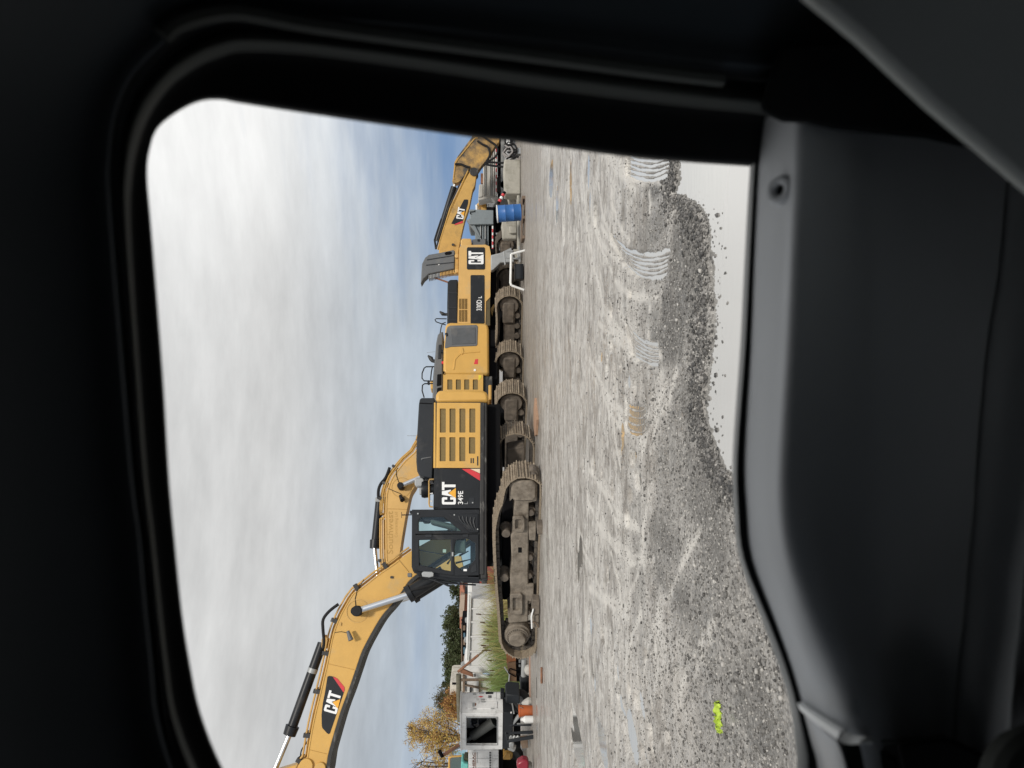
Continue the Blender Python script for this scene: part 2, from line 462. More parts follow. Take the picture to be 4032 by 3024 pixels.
# -- undercarriage, traced on the near track's outer face
wn0 = -1.75
top = [(1480, 1580), (1150, 1562), (900, 1537), (700, 1522), (350, 1512), (0, 1570)]
pts = [Z4(1655, 1590), Z4(1600, 1525), Z4(1580, 1470), Z4(1560, 1150), Z4(1537, 900), Z4(1525, 700), Z4(1512, 350), Z4(1518, 200), Z4(1560, 20),
       Z3(1310, 1360), Z3(1330, 1250), Z3(1345, 1180), Z3(1395, 1108), Z3(1450, 1062), Z3(1550, 1045), Z3(1640, 1058), Z3(1700, 1085), Z3(1745, 1130)]
near_path = [U1.sz(p, wn0) for p in pts]
sl_, sr_ = U1.sz(Z4(1960, 1560), wn0)[0], near_path[-1][0] - .1
tail = [(sr_ - .05, .035), (sr_ - 1, .03), (sl_ + 1.2, .03), (sl_ + .45, .035)] + [U1.sz(Z4(*p), wn0) for p in ((1990, 1490), (1955, 1570), (1890, 1622), (1800, 1642), (1720, 1628))]
path = crom(near_path + tail, 4, closed=True)
path = [(p.x, max(p.y, .03)) for p in path]
track(e1, RT1, path, -1.75, -.95, Mshoe, Mchain, .215)
far = stadium(sl_ + .5, sr_ - .35, .52)
track(e1, RT1, far, .95, 1.75, Mshoe, Mchain, .215)
def up1(z, x, y, w=wn0): return U1.sz(z(x, y), w)
wf = -1.62
# main side frame of the near track
m = MB()
beam = P(U1, Z4, [(1880, 1240), (1665, 1258), (1655, 1130), (1690, 1120), (1690, 980), (1680, 760), (1700, 600), (1690, 300), (1725, 260), (1720, 60), (1735, -120)], wf) + \
       P(U1, Z3, [(1400, 1320), (1395, 1120), (1460, 1075), (1660, 1085), (1705, 1130), (1700, 1310), (1610, 1330)], wf)
m.slab(beam, wf, -1.0)
m.build('track_frame', Mtrk, e1, rot=RT1, bevel=.03)
MB().slab(P(U1, Z3, rect(1415, 1690, 1090, 1310, 40), wf - .06), wf - .06, wf + .02).build('idler_cover', Mtrk, e1, rot=RT1, bevel=.05)
for q in (rect(1710, 1838, 92, 262, 18), rect(1682, 1818, 935, 1162, 18)):
    pl = P(U1, Z4, q, wf - .07)
    cx_ = sum(a[0] for a in pl) / len(pl); cz_ = sum(a[1] for a in pl) / len(pl)
    inner = [(cx_ + (a[0] - cx_) * .62, cz_ + (a[1] - cz_) * .58) for a in pl]
    MB().slab(pl, wf - .08, wf + .01, [inner]).build('step', Mtrk, e1, rot=RT1, bevel=.015)
MB().slab(P(U1, Z4, rect(1770, 1808, 432, 486), wf - .01), wf - .012, wf + .01).build('slot', Mdark, e1, rot=RT1)
for (x, y) in ((1640, 322), (1622, 808)):
    s, z = up1(Z4, x, y)
    MB().lathe((s, -1.6, z), [(0, 0), (.10, 0), (.115, .02), (.115, .3), (.14, .3), (.14, .36), (0, .36)], 18, 'y').build('carrier_roller', Mtrkd, e1, rot=RT1)
for (x, y) in ((1912, 100), (1912, 240), (1900, 590), (1890, 790), (1885, 930), (1880, 1070), (1875, 1190), (1920, -60), (1930, -200), (1938, -300)):
    s, z = up1(Z4, x, y)
    MB().lathe((s, -1.58, z), [(0, 0), (.08, 0), (.09, .02), (.09, .1), (.13, .1), (.13, .4), (0, .4)], 16, 'y').build('track_roller', Mtrkd, e1, rot=RT1)
for q in ([(1885, 165), (1965, 160), (1960, 358), (1890, 350)], [(1850, 840), (1940, 835), (1935, 1015), (1858, 1010)]):
    MB().slab(P(U1, Z4, q, -1.66), -1.66, -1.58).build('roller_guard', Mtrk, e1, rot=RT1, bevel=.012)
s, z = up1(Z4, 1760, 1412)
fd = MB().lathe((s, -1.86, z), [(0, 0), (.20, .0), (.215, .02), (.225, .06), (.225, .10), (.30, .12), (.30, .2), (.345, .22), (.345, .6), (0, .6)], 40, 'y').build('final_drive', Mtrk, e1, rot=RT1)
for k in range(28):
    a = 2 * math.pi * k / 28
    MB().cyl((s + .262 * math.cos(a), -1.775, z + .262 * math.sin(a)), (s + .262 * math.cos(a), -1.73, z + .262 * math.sin(a)), .017, 6).build('bolt', Mtrkd, fd, smooth=None)
m = MB()
for k in range(21):
    a = 2 * math.pi * (k + .5) / 21
    c, d = math.cos(a), math.sin(a); r0, r1, h = .33, .43, .04
    m.hexa([(s + r0 * c - h * d, -1.42, z + r0 * d + h * c), (s + r0 * c + h * d, -1.42, z + r0 * d - h * c), (s + r0 * c + h * d, -1.34, z + r0 * d - h * c), (s + r0 * c - h * d, -1.34, z + r0 * d + h * c)],
           [(s + r1 * c - .02 * d, -1.42, z + r1 * d + .02 * c), (s + r1 * c + .02 * d, -1.42, z + r1 * d - .02 * c), (s + r1 * c + .02 * d, -1.34, z + r1 * d - .02 * c), (s + r1 * c - .02 * d, -1.34, z + r1 * d + .02 * c)])
m.build('sprocket', Mtrkd, e1, rot=RT1, smooth=None)
MB().slab([(-2.3, .3), (2.3, .3), (2.2, .8), (-2.2, .8)], 1.05, 1.5).build('track_frame', Mtrkd, e1, rot=RT1, bevel=.03)
MB().box((-1.3, -1.05, .45), (1.3, 1.05, .95)).build('carbody', Mdark, e1, rot=RT1, bevel=.06)
MB().box((-.7, -1.2, 1.0), (3.5, 1.2, 1.5)).build('underframe', Mdark, e1)
MB().cyl((0, 0, .92), (0, 0, 1.22), .75, 36).build('swing_ring', Mdeck, e1)

# -- upper structure
def S1(z, pts, w0, w1, name, mt, holes=(), bevel=0, smooth=35, label=None, parent=None):
    return MB().slab(P(F1, z, pts, w0), w0, w1, [P(F1, z, h, w0) for h in holes]).build(name, mt, parent or e1, bevel=bevel, smooth=smooth, label=label)
a0 = F1.sz(Z3(1090, 238), -1.52); b0 = F1.sz(Z4(1440, 770), -1.52)
MB().slab([(b0[0], b0[1] + .02), (a0[0], b0[1] + .02), (a0[0], a0[1]), (b0[0], a0[1])], -1.53, 1.5).build('deck', Mdeck, e1, bevel=.03)
MB().slab([(b0[0] + .1, b0[1] + .1), (a0[0], b0[1] + .1), (a0[0], a0[1] + .02), (b0[0] + .1, a0[1] + .02)], -1.56, -1.53).build('deck_rail', Mdeck, e1, bevel=.012)
cw = [(592, 230), (597, 150), (612, 112), (640, 100), (900, 92), (1110, 100), (1150, 118), (1168, 155), (1172, 230)]
S1(Z3, cw, -1.44, 1.44, 'counterweight', Myel, bevel=.09)
vent = [rect(640 - k * 1.2 + c, 706 - k * 1.2 + c, y0, y1, 5) for k, (y0, y1) in enumerate(((300, 562), (612, 874))) for c in (0, 106, 214, 322)]
vent[7] = rect(958, 1027, 612, 792, 5)
S1(Z3, [(628, 236), (1088, 238), (1080, 948), (620, 945)], W, W + .04, 'side_panel', Myel, vent)
for v in vent:
    q = P(F1, Z3, [(v[0][0] - 8, v[1][1] if False else min(p[1] for p in v) - 8), (max(p[0] for p in v) + 8, min(p[1] for p in v) - 8), (max(p[0] for p in v) + 8, max(p[1] for p in v) + 8), (min(p[0] for p in v) - 8, max(p[1] for p in v) + 8)], W + .045)
    MB().slab(q, W + .042, W + .06).build('vent', Mlouv, e1)
# sloping shoulder over the panels
def shoulder(y0, y1, name, mt, x_lo=680, x_hi=578):
    lo0, lo1 = F1.loc(Z3(x_lo, y0), W), F1.loc(Z3(x_lo - 8, y1), W)
    hi0, hi1 = F1.loc(Z3(x_hi, y0), W + .22), F1.loc(Z3(x_hi - 8, y1), W + .22)
    m = MB(); dn = Vector((0, .05, -.04))
    m.hexa([lo0 + dn, lo1 + dn, lo1 + Vector((0, .3, -.05)), lo0 + Vector((0, .3, -.05))], [lo0, lo1, hi1, hi0])
    m.add([hi0, hi1, hi1 + Vector((0, 2.5, 0)), hi0 + Vector((0, 2.5, 0))], [(0, 1, 2, 3)])
    return m.build(name, mt, e1, smooth=None)
shoulder(236, 946, 'shoulder_panel', Myel, 632)
shoulder(950, 1388, 'shoulder_cover', Mblk)
S1(Z3, [(664, 952), (1082, 952), (1080, 1388), (654, 1388)], W - .004, W + .04, 'service_door', Mblk, bevel=.008)
S1(Z3, [(880, 957), (968, 957), (1078, 1010), (1078, 1086)], W - .012, W - .003, 'stripe', Mred, smooth=None)
S1(Z3, [(972, 957), (1078, 957), (1078, 1006)], W - .012, W - .003, 'stripe', Mcream, smooth=None)
cat_logo(F1, Z3, ((815, 1345), (664, 1345), (664, 1100), (815, 1100)), W - .006, e1)
text_on(F1, Z3, ((895, 1342), (838, 1342), (838, 1198), (895, 1198)), W - .012, e1, '349E', Mletw, bold=.012)
text_on(F1, Z3, ((945, 1340), (908, 1340), (908, 1315), (945, 1315)), W - .012, e1, 'L', Msteel, bold=.0)
S1(Z3, rect(960, 1015, 1270, 1340), W - .012, W - .003, 'door_latch', Mhood, bevel=.004)
S1(Z3, rect(990, 1006, 1318, 1332, 4), W - .02, W - .01, 'lock', Msteel)
for q in (rect(975, 988, 840, 895), rect(998, 1012, 840, 895), rect(1046, 1060, 820, 920)):
    S1(Z3, q, W - .004, W + .01, 'decal', Mhood, smooth=None)
MB().slab(P(F1, Z3, [(600, 232), (1085, 232), (1085, 1388), (600, 1388)], -1.2), -1.40, 1.4).build('engine_housing', Mblk, e1)
hood = [(585, 183), (440, 183), (422, 198), (412, 255), (386, 700), (384, 880), (394, 985), (428, 1030), (548, 1062), (560, 1060), (575, 700)]
S1(Z3, hood, -1.15, 1.15, 'engine_hood', Mhood, bevel=.06)
S1(Z3, [(418, 236), (560, 242), (560, 252), (416, 246)], -1.16, -1.10, 'seam', Mdark)
S1(Z3, [(435, 845), (452, 838), (545, 824), (545, 832), (455, 848), (440, 862)], -1.165, -1.10, 'hood_rib', Mgreyh)
# pre-cleaner, lamps and rail ahead of the hood
s, z = F1.sz(Z3(490, 1180), -.7)
MB().lathe((s, -.7, z - .45), [(.0, 0), (.14, 0), (.14, .32), (.22, .36), (.24, .48), (.22, .56), (0, .58)], 20).build('pre_cleaner', Mblk, e1)
S1(Z3, rect(365, 470, 1050, 1150, 20), -.8, -.55, 'air_intake', Msteel, bevel=.03)
S1(Z3, rect(415, 450, 1160, 1235, 8), -.75, -.65, 'work_lamp', Msteel, bevel=.02)
S1(Z3, rect(475, 505, 1110, 1260, 8), -.6, -.4, 'intake_hose', Mrub, bevel=.03)
MB().tube([F1.loc(Z3(*q), -1.42) for q in ((575, 1070), (530, 1072), (524, 1090), (524, 1340), (532, 1368), (565, 1372))], .022).build('hand_rail', Mpipe, e1)
MB().tube([F1.loc(Z3(*q), -1.0) for q in ((565, 1225), (528, 1228), (528, 1305), (560, 1310))], .025).build('hand_rail', Mletw, e1)
MB().tube([F1.loc(Z3(*q), -.6) for q in ((385, 630), (378, 640), (384, 648))], .012, 6).build('lifting_eye', Msteel, e1)
MB().tube([F1.loc(Z3(388, 598), -.4), F1.loc(Z3(285, 596), -.4)], .006, 5).build('antenna', Msteel, e1)
S1(Z3, rect(1170, 1213, 800, 1275), -.5, .5, 'swing_motor', Myeld, bevel=.03)
S1(Z3, rect(1170, 1205, 40, 205), -.3, .6, 'swing_motor', Myeld, bevel=.03)

# -- cab
cabout = [(614, 18), (1350, 14), (1356, 700), (1345, 785), (1100, 776), (900, 742), (690, 716), (626, 692), (610, 640)]
rearw = [(682, 172), (690, 130), (720, 99), (955, 99), (1000, 132), (1150, 250), (684, 250)]
doorh = [(655, 285), (1338, 280), (1338, 720), (1100, 730), (900, 705), (690, 676), (655, 640)]
door = [(645, 292), (1342, 286), (1345, 735), (1100, 742), (900, 715), (690, 688), (648, 650)]
wup = [(690, 348), (1034, 340), (1036, 688), (960, 674), (880, 658), (720, 624), (694, 590)]
wlo = [(1078, 420), (1096, 348), (1215, 333), (1303, 380), (1308, 545), (1210, 675), (1160, 682), (1094, 625), (1077, 580)]
Wc = -1.5
cabw = S1(Z4, cabout, Wc, Wc + .07, 'cab_wall', Mblk, [rearw, doorh], bevel=.012)
cd = S1(Z4, door, Wc - .04, Wc + .03, 'cab_door', Mblk, [wup, wlo], bevel=.015)
def pane(z, pts, w, par=None, name='window_pane', g=Mglass):
    return MB().slab(P(F1, z, pts, w), w, w + .006).build(name, g, par or e1, smooth=None)
pane(Z4, [(676, 165), (715, 92), (960, 92), (1160, 256), (676, 256)], Wc + .03)
pane(Z4, [(682, 342), (1040, 334), (1042, 694), (880, 664), (715, 630), (686, 592)], Wc, cd)
pane(Z4, [(1070, 420), (1090, 340), (1218, 326), (1310, 376), (1314, 548), (1212, 682), (1158, 690), (1088, 630), (1070, 580)], Wc, cd)
S1(Z4, [(1043, 335), (1072, 334), (1072, 730), (1043, 722)], Wc - .055, Wc - .03, 'door_rail', Mblk, bevel=.008)
S1(Z4, rect(1048, 1066, 480, 525), Wc - .075, Wc - .05, 'door_handle', Msteel, bevel=.006)
# vented quarter panel
S1(Z4, [(1002, 66), (1335, 62), (1335, 268), (1240, 268), (1160, 190)], Wc - .02, Wc + .005, 'quarter_panel', Mblk, bevel=.012)
for k in range(5):
    o_ = k * 42
    MB().tube([F1.loc(Z4(*q), Wc - .025) for q in ((1128 + o_, 88 + k * 4), (1135 + o_ * .9, 120 + k * 8), (1165 + o_ * .8, 160 + k * 12), (1215 + o_ * .62, 195 + k * 14), (1250 + o_ * .5, 235 + k * 6))], .022, 8).build('vent_rib', Mhood, e1)
S1(Z4, rect(758, 830, 288, 320, 4), Wc - .06, Wc - .03, 'hinge', Mhood, bevel=.006)
S1(Z4, rect(1165, 1228, 286, 316, 4), Wc - .06, Wc - .03, 'hinge', Mhood, bevel=.006)
S1(Z4, [(1250, 690), (1265, 640), (1315, 600), (1320, 690), (1262, 708)], Wc - .055, Wc - .035, 'toe_panel', Mhood, bevel=.006)
S1(Z4, rect(1175, 1212, 665, 688), Wc - .05, Wc - .03, 'sticker', Mletw)
for (x, y) in ((678, 62), (1075, 75), (1328, 232), (1262, 700)):
    S1(Z4, rect(x - 8, x + 8, y - 8, y + 8, 4), Wc - .035, Wc - .01, 'bolt', Msteel)
# the cab's far side, roof, floor, rear and front
Wf = -.45
S1(Z4, cabout, Wf, Wf + .06, 'cab_wall', Mblk, [[(680, 150), (1030, 150), (1090, 240), (684, 250)], [(690, 300), (1050, 300), (1250, 330), (1250, 600), (1050, 690), (900, 668), (700, 632)]])
Lt = [F1.loc(Z4(612, 18), Wc), F1.loc(Z4(610, 650), Wc)]
MB().hexa([(Lt[1].x, Wc + .04, Lt[1].z - .09), (Lt[0].x, Wc + .04, Lt[0].z - .09), (Lt[0].x, Wf + .03, Lt[0].z - .09), (Lt[1].x, Wf + .03, Lt[1].z - .09)],
          [(Lt[1].x, Wc + .04, Lt[1].z), (Lt[0].x, Wc + .04, Lt[0].z), (Lt[0].x, Wf + .03, Lt[0].z), (Lt[1].x, Wf + .03, Lt[1].z)]).build('cab_roof', Mblk, e1, bevel=.02)
xr = Lt[0].x; zb = F1.sz(Z4(1350, 20), Wc)[1]; xf = F1.sz(Z4(1345, 780), Wc)[0]
MB().box((xf, Wc + .05, zb - .04), (xr, Wf, zb + .06)).build('cab_floor', Mblk, e1)
m = MB(); zt = Lt[0].z
m.box((xr - .06, Wc + .05, zb), (xr - .005, Wf, zb + .75)); m.box((xr - .06, Wc + .05, zt - .2), (xr - .005, Wf, zt - .02))
m.build('cab_rear_wall', Mblk, e1)
# front: posts, windscreen and guard
f_up = F1.loc(Z4(640, 690), Wc); f_dn = F1.loc(Z4(1345, 782), Wc); f_md = F1.loc(Z4(1000, 760), Wc)
m = MB()
for yy in (Wc + .03, Wf + .02):
    m.tube([Vector((f_up.x, yy, f_up.z)), Vector((f_md.x - .03, yy, f_md.z)), Vector((f_dn.x, yy, f_dn.z))], .045, 8)
m.tube([Vector((f_md.x - .06, Wc + .03, f_md.z - .35)), Vector((f_md.x - .06, Wf, f_md.z - .35))], .035, 8)
m.build('front_post', Mblk, e1)
m = MB().grid([[(f_up.x, Wc + .05, f_up.z), (f_up.x, Wf, f_up.z)], [(f_md.x - .06, Wc + .05, f_md.z), (f_md.x - .06, Wf, f_md.z)], [(f_dn.x - .01, Wc + .05, f_dn.z + .1), (f_dn.x - .01, Wf, f_dn.z + .1)]])
m.build('windscreen', Mglass, e1, smooth=None)
for k, (q0, q1, q2) in enumerate((((700, 728), (870, 790), (1030, 850)), ((740, 720), (920, 790), (1130, 830)), ((1130, 790), (1250, 800), (1330, 806)), ((690, 740), (1000, 820), (1310, 838)))):
    MB().tube([F1.loc(Z4(*q), Wc - .02 + .1 * k) for q in (q0, q1, q2)], .022, 6).build('guard_bar', Mblk, e1)
MB().tube([F1.loc(Z4(*q), Wc + .1) for q in ((880, 790), (1000, 850), (1030, 858), (1050, 845))], .012, 6).build('wiper_arm', Mrub, e1)
MB().slab(P(F1, Z4, [(718, 708), (740, 692), (830, 694), (852, 708), (848, 745), (800, 757), (725, 748)], -1.68), -1.68, -1.62).build('mirror', Msteel, e1, bevel=.015)
MB().tube([F1.loc(Z4(*q), -1.66) for q in ((775, 740), (790, 768), (760, 770), (690, 730))], .016, 6).build('mirror_arm', Mrub, e1)
S1(Z4, rect(565, 612, 708, 752, 6), Wc + .1, Wc + .22, 'work_lamp', Mgreyh, bevel=.02)
S1(Z4, rect(1380, 1440, 700, 800, 15), -1.5, -1.2, 'deck_corner', Mhood, bevel=.04)
# beacon bracket at the rear of the roof
MB().tube([F1.loc(Z4(*q), -1.2) for q in ((612, 75), (505, 77))], .014, 6).build('beacon_post', Mblk, e1)
MB().tube([F1.loc(Z4(*q), -1.2) for q in ((502, 45), (502, 108))], .008, 5).build('antenna', Mblk, e1)
S1(Z4, rect(590, 616, 28, 60, 4), -1.3, -1.15, 'roof_lamp', Mblk, bevel=.01)
# operator's seat and levers
s0, z0 = F1.sz(Z4(1180, 250), -1.0)
m = MB().box((s0 - .45, -1.25, zb + .45), (s0 + .1, -.75, zb + .6)); m.hexa([(s0 + .0, -1.22, zb + .6), (s0 + .14, -1.22, zb + .6), (s0 + .14, -.78, zb + .6), (s0, -.78, zb + .6)],
     [(s0 + .18, -1.2, zb + 1.3), (s0 + .3, -1.2, zb + 1.3), (s0 + .3, -.8, zb + 1.3), (s0 + .18, -.8, zb + 1.3)])
m.box((s0 + .2, -1.12, zb + 1.3), (s0 + .3, -.88, zb + 1.5))
m.build('operator_seat', Mgreyh, e1, bevel=.05)
MB().box((s0 - .6, -1.35, zb + .35), (s0 - .05, -1.26, zb + .72)).build('armrest', Mgreyh, e1, bevel=.03)
for q in (((1010, 500), (985, 560)), ((1040, 550), (1000, 610)), ((1230, 470), (1130, 520)), ((1250, 560), (1090, 600))):
    MB().tube([F1.loc(Z4(*q[0]), -1.2), F1.loc(Z4(*q[1]), -1.25)], [.012, .028], 8).build('control_lever', Mrub, e1)
S1(Z4, rect(950, 985, 450, 485, 3), -1.0, -.97, 'monitor', Mletw)
MB().tube([F1.loc(Z4(695, 460), -1.35), F1.loc(Z4(1030, 520), -1.35)], .012, 6).build('wiper_arm', Mrub, e1)

# -- boom
B0 = -.38
bup = [(1333, 2440), (1320, 2471)]
up_px = [Z4(1180, 120), Z4(900, 300), Z4(605, 468), Z4(470, 565), Z4(400, 618), Z4(300, 685), Z4(200, 758), Z4(100, 838), (1407, 2325), (1385, 2341), (1347, 2406), (1331, 2440),
         Z5(880, 130), Z5(842, 260), Z5(812, 420), Z5(780, 570), Z5(745, 720), Z5(702, 900), Z5(662, 1060), Z5(622, 1250), Z5(588, 1450), Z5(568, 1560), Z5(520, 1620), Z5(495, 1700), Z5(505, 1760)]
lo_px = [Z5(720, 1790), Z5(770, 1740), Z5(795, 1600), Z5(812, 1500), Z5(862, 1320), Z5(945, 1040), Z5(1035, 800), Z5(1110, 580), Z5(1185, 370), Z5(1320, 120), Z4(300, 1160), Z4(405, 1040), Z4(510, 900), Z4(620, 760), Z4(900, 560), Z4(1250, 340)]
upl = crom([Vector(F1.sz(p, B0)) for p in up_px], 3); lol = crom([Vector(F1.sz(p, B0)) for p in lo_px], 3)
MB().slab([(p.x, p.y) for p in upl + lol], B0, -B0).build('boom', Myel, e1, bevel=.012)
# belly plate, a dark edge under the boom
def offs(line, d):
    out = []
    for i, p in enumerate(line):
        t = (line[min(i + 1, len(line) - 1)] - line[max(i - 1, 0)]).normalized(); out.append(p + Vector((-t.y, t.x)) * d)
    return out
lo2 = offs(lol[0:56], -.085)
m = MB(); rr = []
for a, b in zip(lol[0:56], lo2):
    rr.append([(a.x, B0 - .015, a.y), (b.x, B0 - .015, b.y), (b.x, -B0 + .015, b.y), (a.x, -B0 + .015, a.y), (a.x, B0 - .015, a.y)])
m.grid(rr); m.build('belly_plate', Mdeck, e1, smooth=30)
# raised edge along the lower flank
fl = offs(lol[6:52], .012)
MB().tube([(p.x, B0 - .004, p.y) for p in fl], .014, 6).build('flange_weld', Mpipe, e1)
fl = offs(upl[9:70], .03)
MB().tube([(p.x, B0 - .004, p.y) for p in fl], .010, 6).build('flange_weld', Mpipe, e1)
# pipes along the boom's back
for k, (d, w, r, a, b) in enumerate(((-.13, -.25, .026, 6, 72), (-.08, -.12, .026, 6, 72), (-.17, -.05, .022, 12, 60), (-.10, .12, .026, 6, 72), (-.13, .25, .02, 6, 72))):
    ln = offs(upl[a:b], d)
    MB().tube([(p.x, w, p.y) for p in ln[::2]], r, 7).build('hydraulic_pipe', Mpipe, e1)
for i in (14, 24, 34, 42, 50, 58, 66):
    p = offs(upl, -.10)[i]; t = (upl[i + 1] - upl[i - 1]).normalized(); q = Vector((-t.y, t.x))
    m = MB(); c = [p + t * .05 - q * .09, p + t * .05 + q * .11, p - t * .05 + q * .11, p - t * .05 - q * .09]
    m.slab([(v.x, v.y) for v in c], -.3, .3); m.build('pipe_clamp', Mdeck, e1)
MB().tube([(v.x, B0 - .03, v.y) for v in crom([Vector(F1.sz(p, B0)) for p in (S3(1905, 470), S3(1840, 520), S3(1795, 580), S3(1793, 650), S3(1800, 735), S3(1795, 790))], 4)], .04, 8).build('hydraulic_hose', Mrub, e1)
MB().tube([(v.x, -.1, v.y) for v in crom([Vector(F1.sz(p, B0)) for p in (Z5(480, 1640), Z5(475, 1560), Z5(490, 1480), Z5(555, 1380), Z5(600, 1200))], 4)], .016, 6).build('hydraulic_hose', Mrub, e1)
# plates near the tip
for (x, y, r) in ((570, 1635, .17), (722, 1660, .14)):
    s, z = F1.sz(Z5(x, y), B0)
    MB().cyl((s, B0 - .06, z), (s, -B0 + .06, z), r, 24).build('pin', Myel, e1, bevel=.012)
# decal
dec = [(800, 665), (820, 655), (868, 664), (905, 682), (985, 778), (988, 810), (975, 850), (828, 1282), (812, 1290), (795, 1280), (745, 1225), (738, 1200), (735, 1080), (750, 950), (770, 850)]
S1(Z5, dec, B0 - .004, B0 + .01, 'decal_plate', Mblk, smooth=None)
S1(Z5, [(858, 666), (905, 682), (984, 778), (986, 812), (976, 838)], B0 - .010, B0 - .003, 'stripe', Mred, smooth=None)
cat_logo(F1, Z5, ((898, 1075), (758, 1035), (822, 810), (955, 850)), B0 - .006, e1)
# lamp and wire on the boom's side
s, z = F1.sz(Z5(1040, 220), B0)
MB().tube([(s + .12, B0 - .16, z + .02), (s - .1, B0 - .2, z - .08)], [.04, .07], 10).build('work_lamp', Mgreyh, e1)
MB().tube([(v.x, B0 - .01, v.y) for v in [Vector(F1.sz(Z5(*q), B0)) for q in ((880, 185), (950, 175), (1000, 185), (1040, 205))]], .008, 5).build('wire', Mrub, e1)
MB().tube([(v.x, B0 - .01, v.y) for v in [Vector(F1.sz(S3(*q), B0)) for q in ((2090, 290), (2040, 370), (2025, 430), (2030, 490))]], .010, 5).build('wire', Mrub, e1)
S1(Z4, rect(378, 410, 742, 768, 4), B0 - .03, B0, 'bracket', Mdeck)
S1(Z5, rect(925, 950, 75, 110, 3), B0 - .03, B0, 'bracket', Mpipe)
# seam plate on the boom near the cab
MB().tube([F1.loc(Z4(470, 565), B0 - .005), F1.loc(Z4(580, 700), B0 - .005)], .012, 5).build('weld', Mpipe, e1)
MB().tube([F1.loc(Z5(805, 525), B0 - .003), F1.loc(Z5(1095, 590), B0 - .003)], .007, 5).build('weld', Mtan, e1)
MB().tube([F1.loc(Z5(600, 1460), B0 - .003), F1.loc(Z5(805, 1510), B0 - .003)], .007, 5).build('weld', Mtan, e1)
# boom cylinders
for w in (-.62, .62):
    A = F1.loc(Z4(20, 1122), -.62); Bp = F1.loc(Z4(565, 945), -.62); C = F1.loc(Z4(960, 700), -.62)
    A.y = Bp.y = C.y = w
    cyl = MB().tube([Bp, Bp + (C - Bp) * .12, Bp + (C - Bp) * .13, C], [.23, .23, .19, .19], 20).build('boom_cylinder', Mblk, e1)
    MB().tube([A, Bp], .082, 16).build('cylinder_rod', Mchrome, cyl)
    e = MB().cyl((A.x, w - .14, A.z), (A.x, w + .14, A.z), .135, 24).build('cylinder_eye', Mrub, cyl, bevel=.02)
    MB().tube([Bp + Vector((.1, -.24, -.1)), Bp + (C - Bp) * .5 + Vector((-.05, -.26, -.18)), C + Vector((0, -.2, -.1))], .03, 8).build('hydraulic_pipe', Mrub, cyl)
s, z = F1.sz(Z4(20, 1122), B0)
MB().cyl((s, -.75, z), (s, .75, z), .11, 24).build('pin', Mrub, e1)
MB().lathe((s, B0 - .012, z), [(.27, 0), (.30, 0), (.30, .02), (.27, .02)], 32, 'y').build('boss_ring', Mpipe, e1)
# stick cylinder over the boom and the stick beyond the tip
A = F1.loc(Z5(745, 300), 0); Bp = F1.loc(Z5(385, 1300), 0); C = F1.loc(Z5(80, 2030), 0)
cyl = MB().tube([A, A + (Bp - A) * .9, A + (Bp - A) * .905, Bp], [.125, .125, .175, .16], 20).build('stick_cylinder', Mblk, e1)
MB().tube([Bp, C], .07, 16).build('cylinder_rod', Mchrome, cyl)
p0 = A + (Bp - A) * .28; p1 = A + (Bp - A) * .33
MB().tube([p0, p1], .132, 20).build('rating_plate', Msteel, cyl)
MB().slab(P(F1, Z5, [(765, 210), (735, 260), (735, 345), (790, 360), (800, 260)], -.15), -.15, .15).build('cylinder_bracket', Mpipe, e1)
tip = F1.loc(Z5(640, 1680), 0)
stk = [(tip.x + .2, tip.z + .25), (tip.x - .1, tip.z + 1.35), (tip.x - .5, tip.z + 1.45), (tip.x - 1.2, tip.z + .5), (tip.x - 3.3, tip.z - .7), (tip.x - 3.2, tip.z - 1.05), (tip.x - .3, tip.z - .35)]
MB().slab(stk, -.25, .25).build('stick', Myel, e1, bevel=.02)
bk = [(tip.x - 3.5, tip.z - .6), (tip.x - 3.0, tip.z - 1.1), (tip.x - 3.1, tip.z - 1.9), (tip.x - 3.7, tip.z - 2.3), (tip.x - 4.6, tip.z - 1.9), (tip.x - 3.8, tip.z - 1.5)]
MB().slab(bk, -.75, .75).build('bucket', Mdeck, e1, bevel=.03)

# ================================================================ second excavator
F2 = Fr(-1.5, 26.2, 20)
e2 = thing('excavator', 'middle yellow excavator behind the black-panelled one, grey plate on its rounded counterweight, lettered boom', 'excavator', F2, 'yellow excavators parked in a row')
undercarriage(e2, -33 - 20, 5.2, 2.7, .8, .52, Mtrkd, Mshoe)
W = -1.5
def S_(fr, e):
    def f(z, pts, w0, w1, name, mt, holes=(), bevel=0, smooth=35, label=None, parent=None):
        return MB().slab(P(fr, z, pts, w0), w0, w1, [P(fr, z, h, w0) for h in holes]).build(name, mt, parent or e, bevel=bevel, smooth=smooth, label=label)
    return f
S2e = S_(F2, e2)
S2e(Z2, [(702, 650), (718, 612), (760, 604), (1130, 612), (1164, 626), (1174, 680), (1178, 1160), (1150, 1174), (690, 1166), (678, 1120), (682, 900)], W, 1.45, 'counterweight', Myel, bevel=.08)
S2e(Z2, [(712, 690), (724, 655), (755, 640), (1040, 632), (1056, 650), (1050, 848), (1038, 862), (760, 872), (705, 888), (694, 880)], W - .02, W + .02, 'cover_plate', Mgreyh, bevel=.015)
S2e(Z2, [(760, 672), (1030, 660), (1030, 836), (770, 848)], W - .035, W, 'cover_plate', mat('dark_plate', (.085, .09, .095), .5, dirt=(.16, .15, .14), amt=.3), bevel=.012)
S2e(Z2, [(1012, 1060), (1026, 1008), (1058, 1005), (1055, 1062)], W - .006, W, 'reflector', Mred)
S2e(Z2, rect(1010, 1034, 1113, 1137, 7), W - .02, W, 'sticker', Mletw)
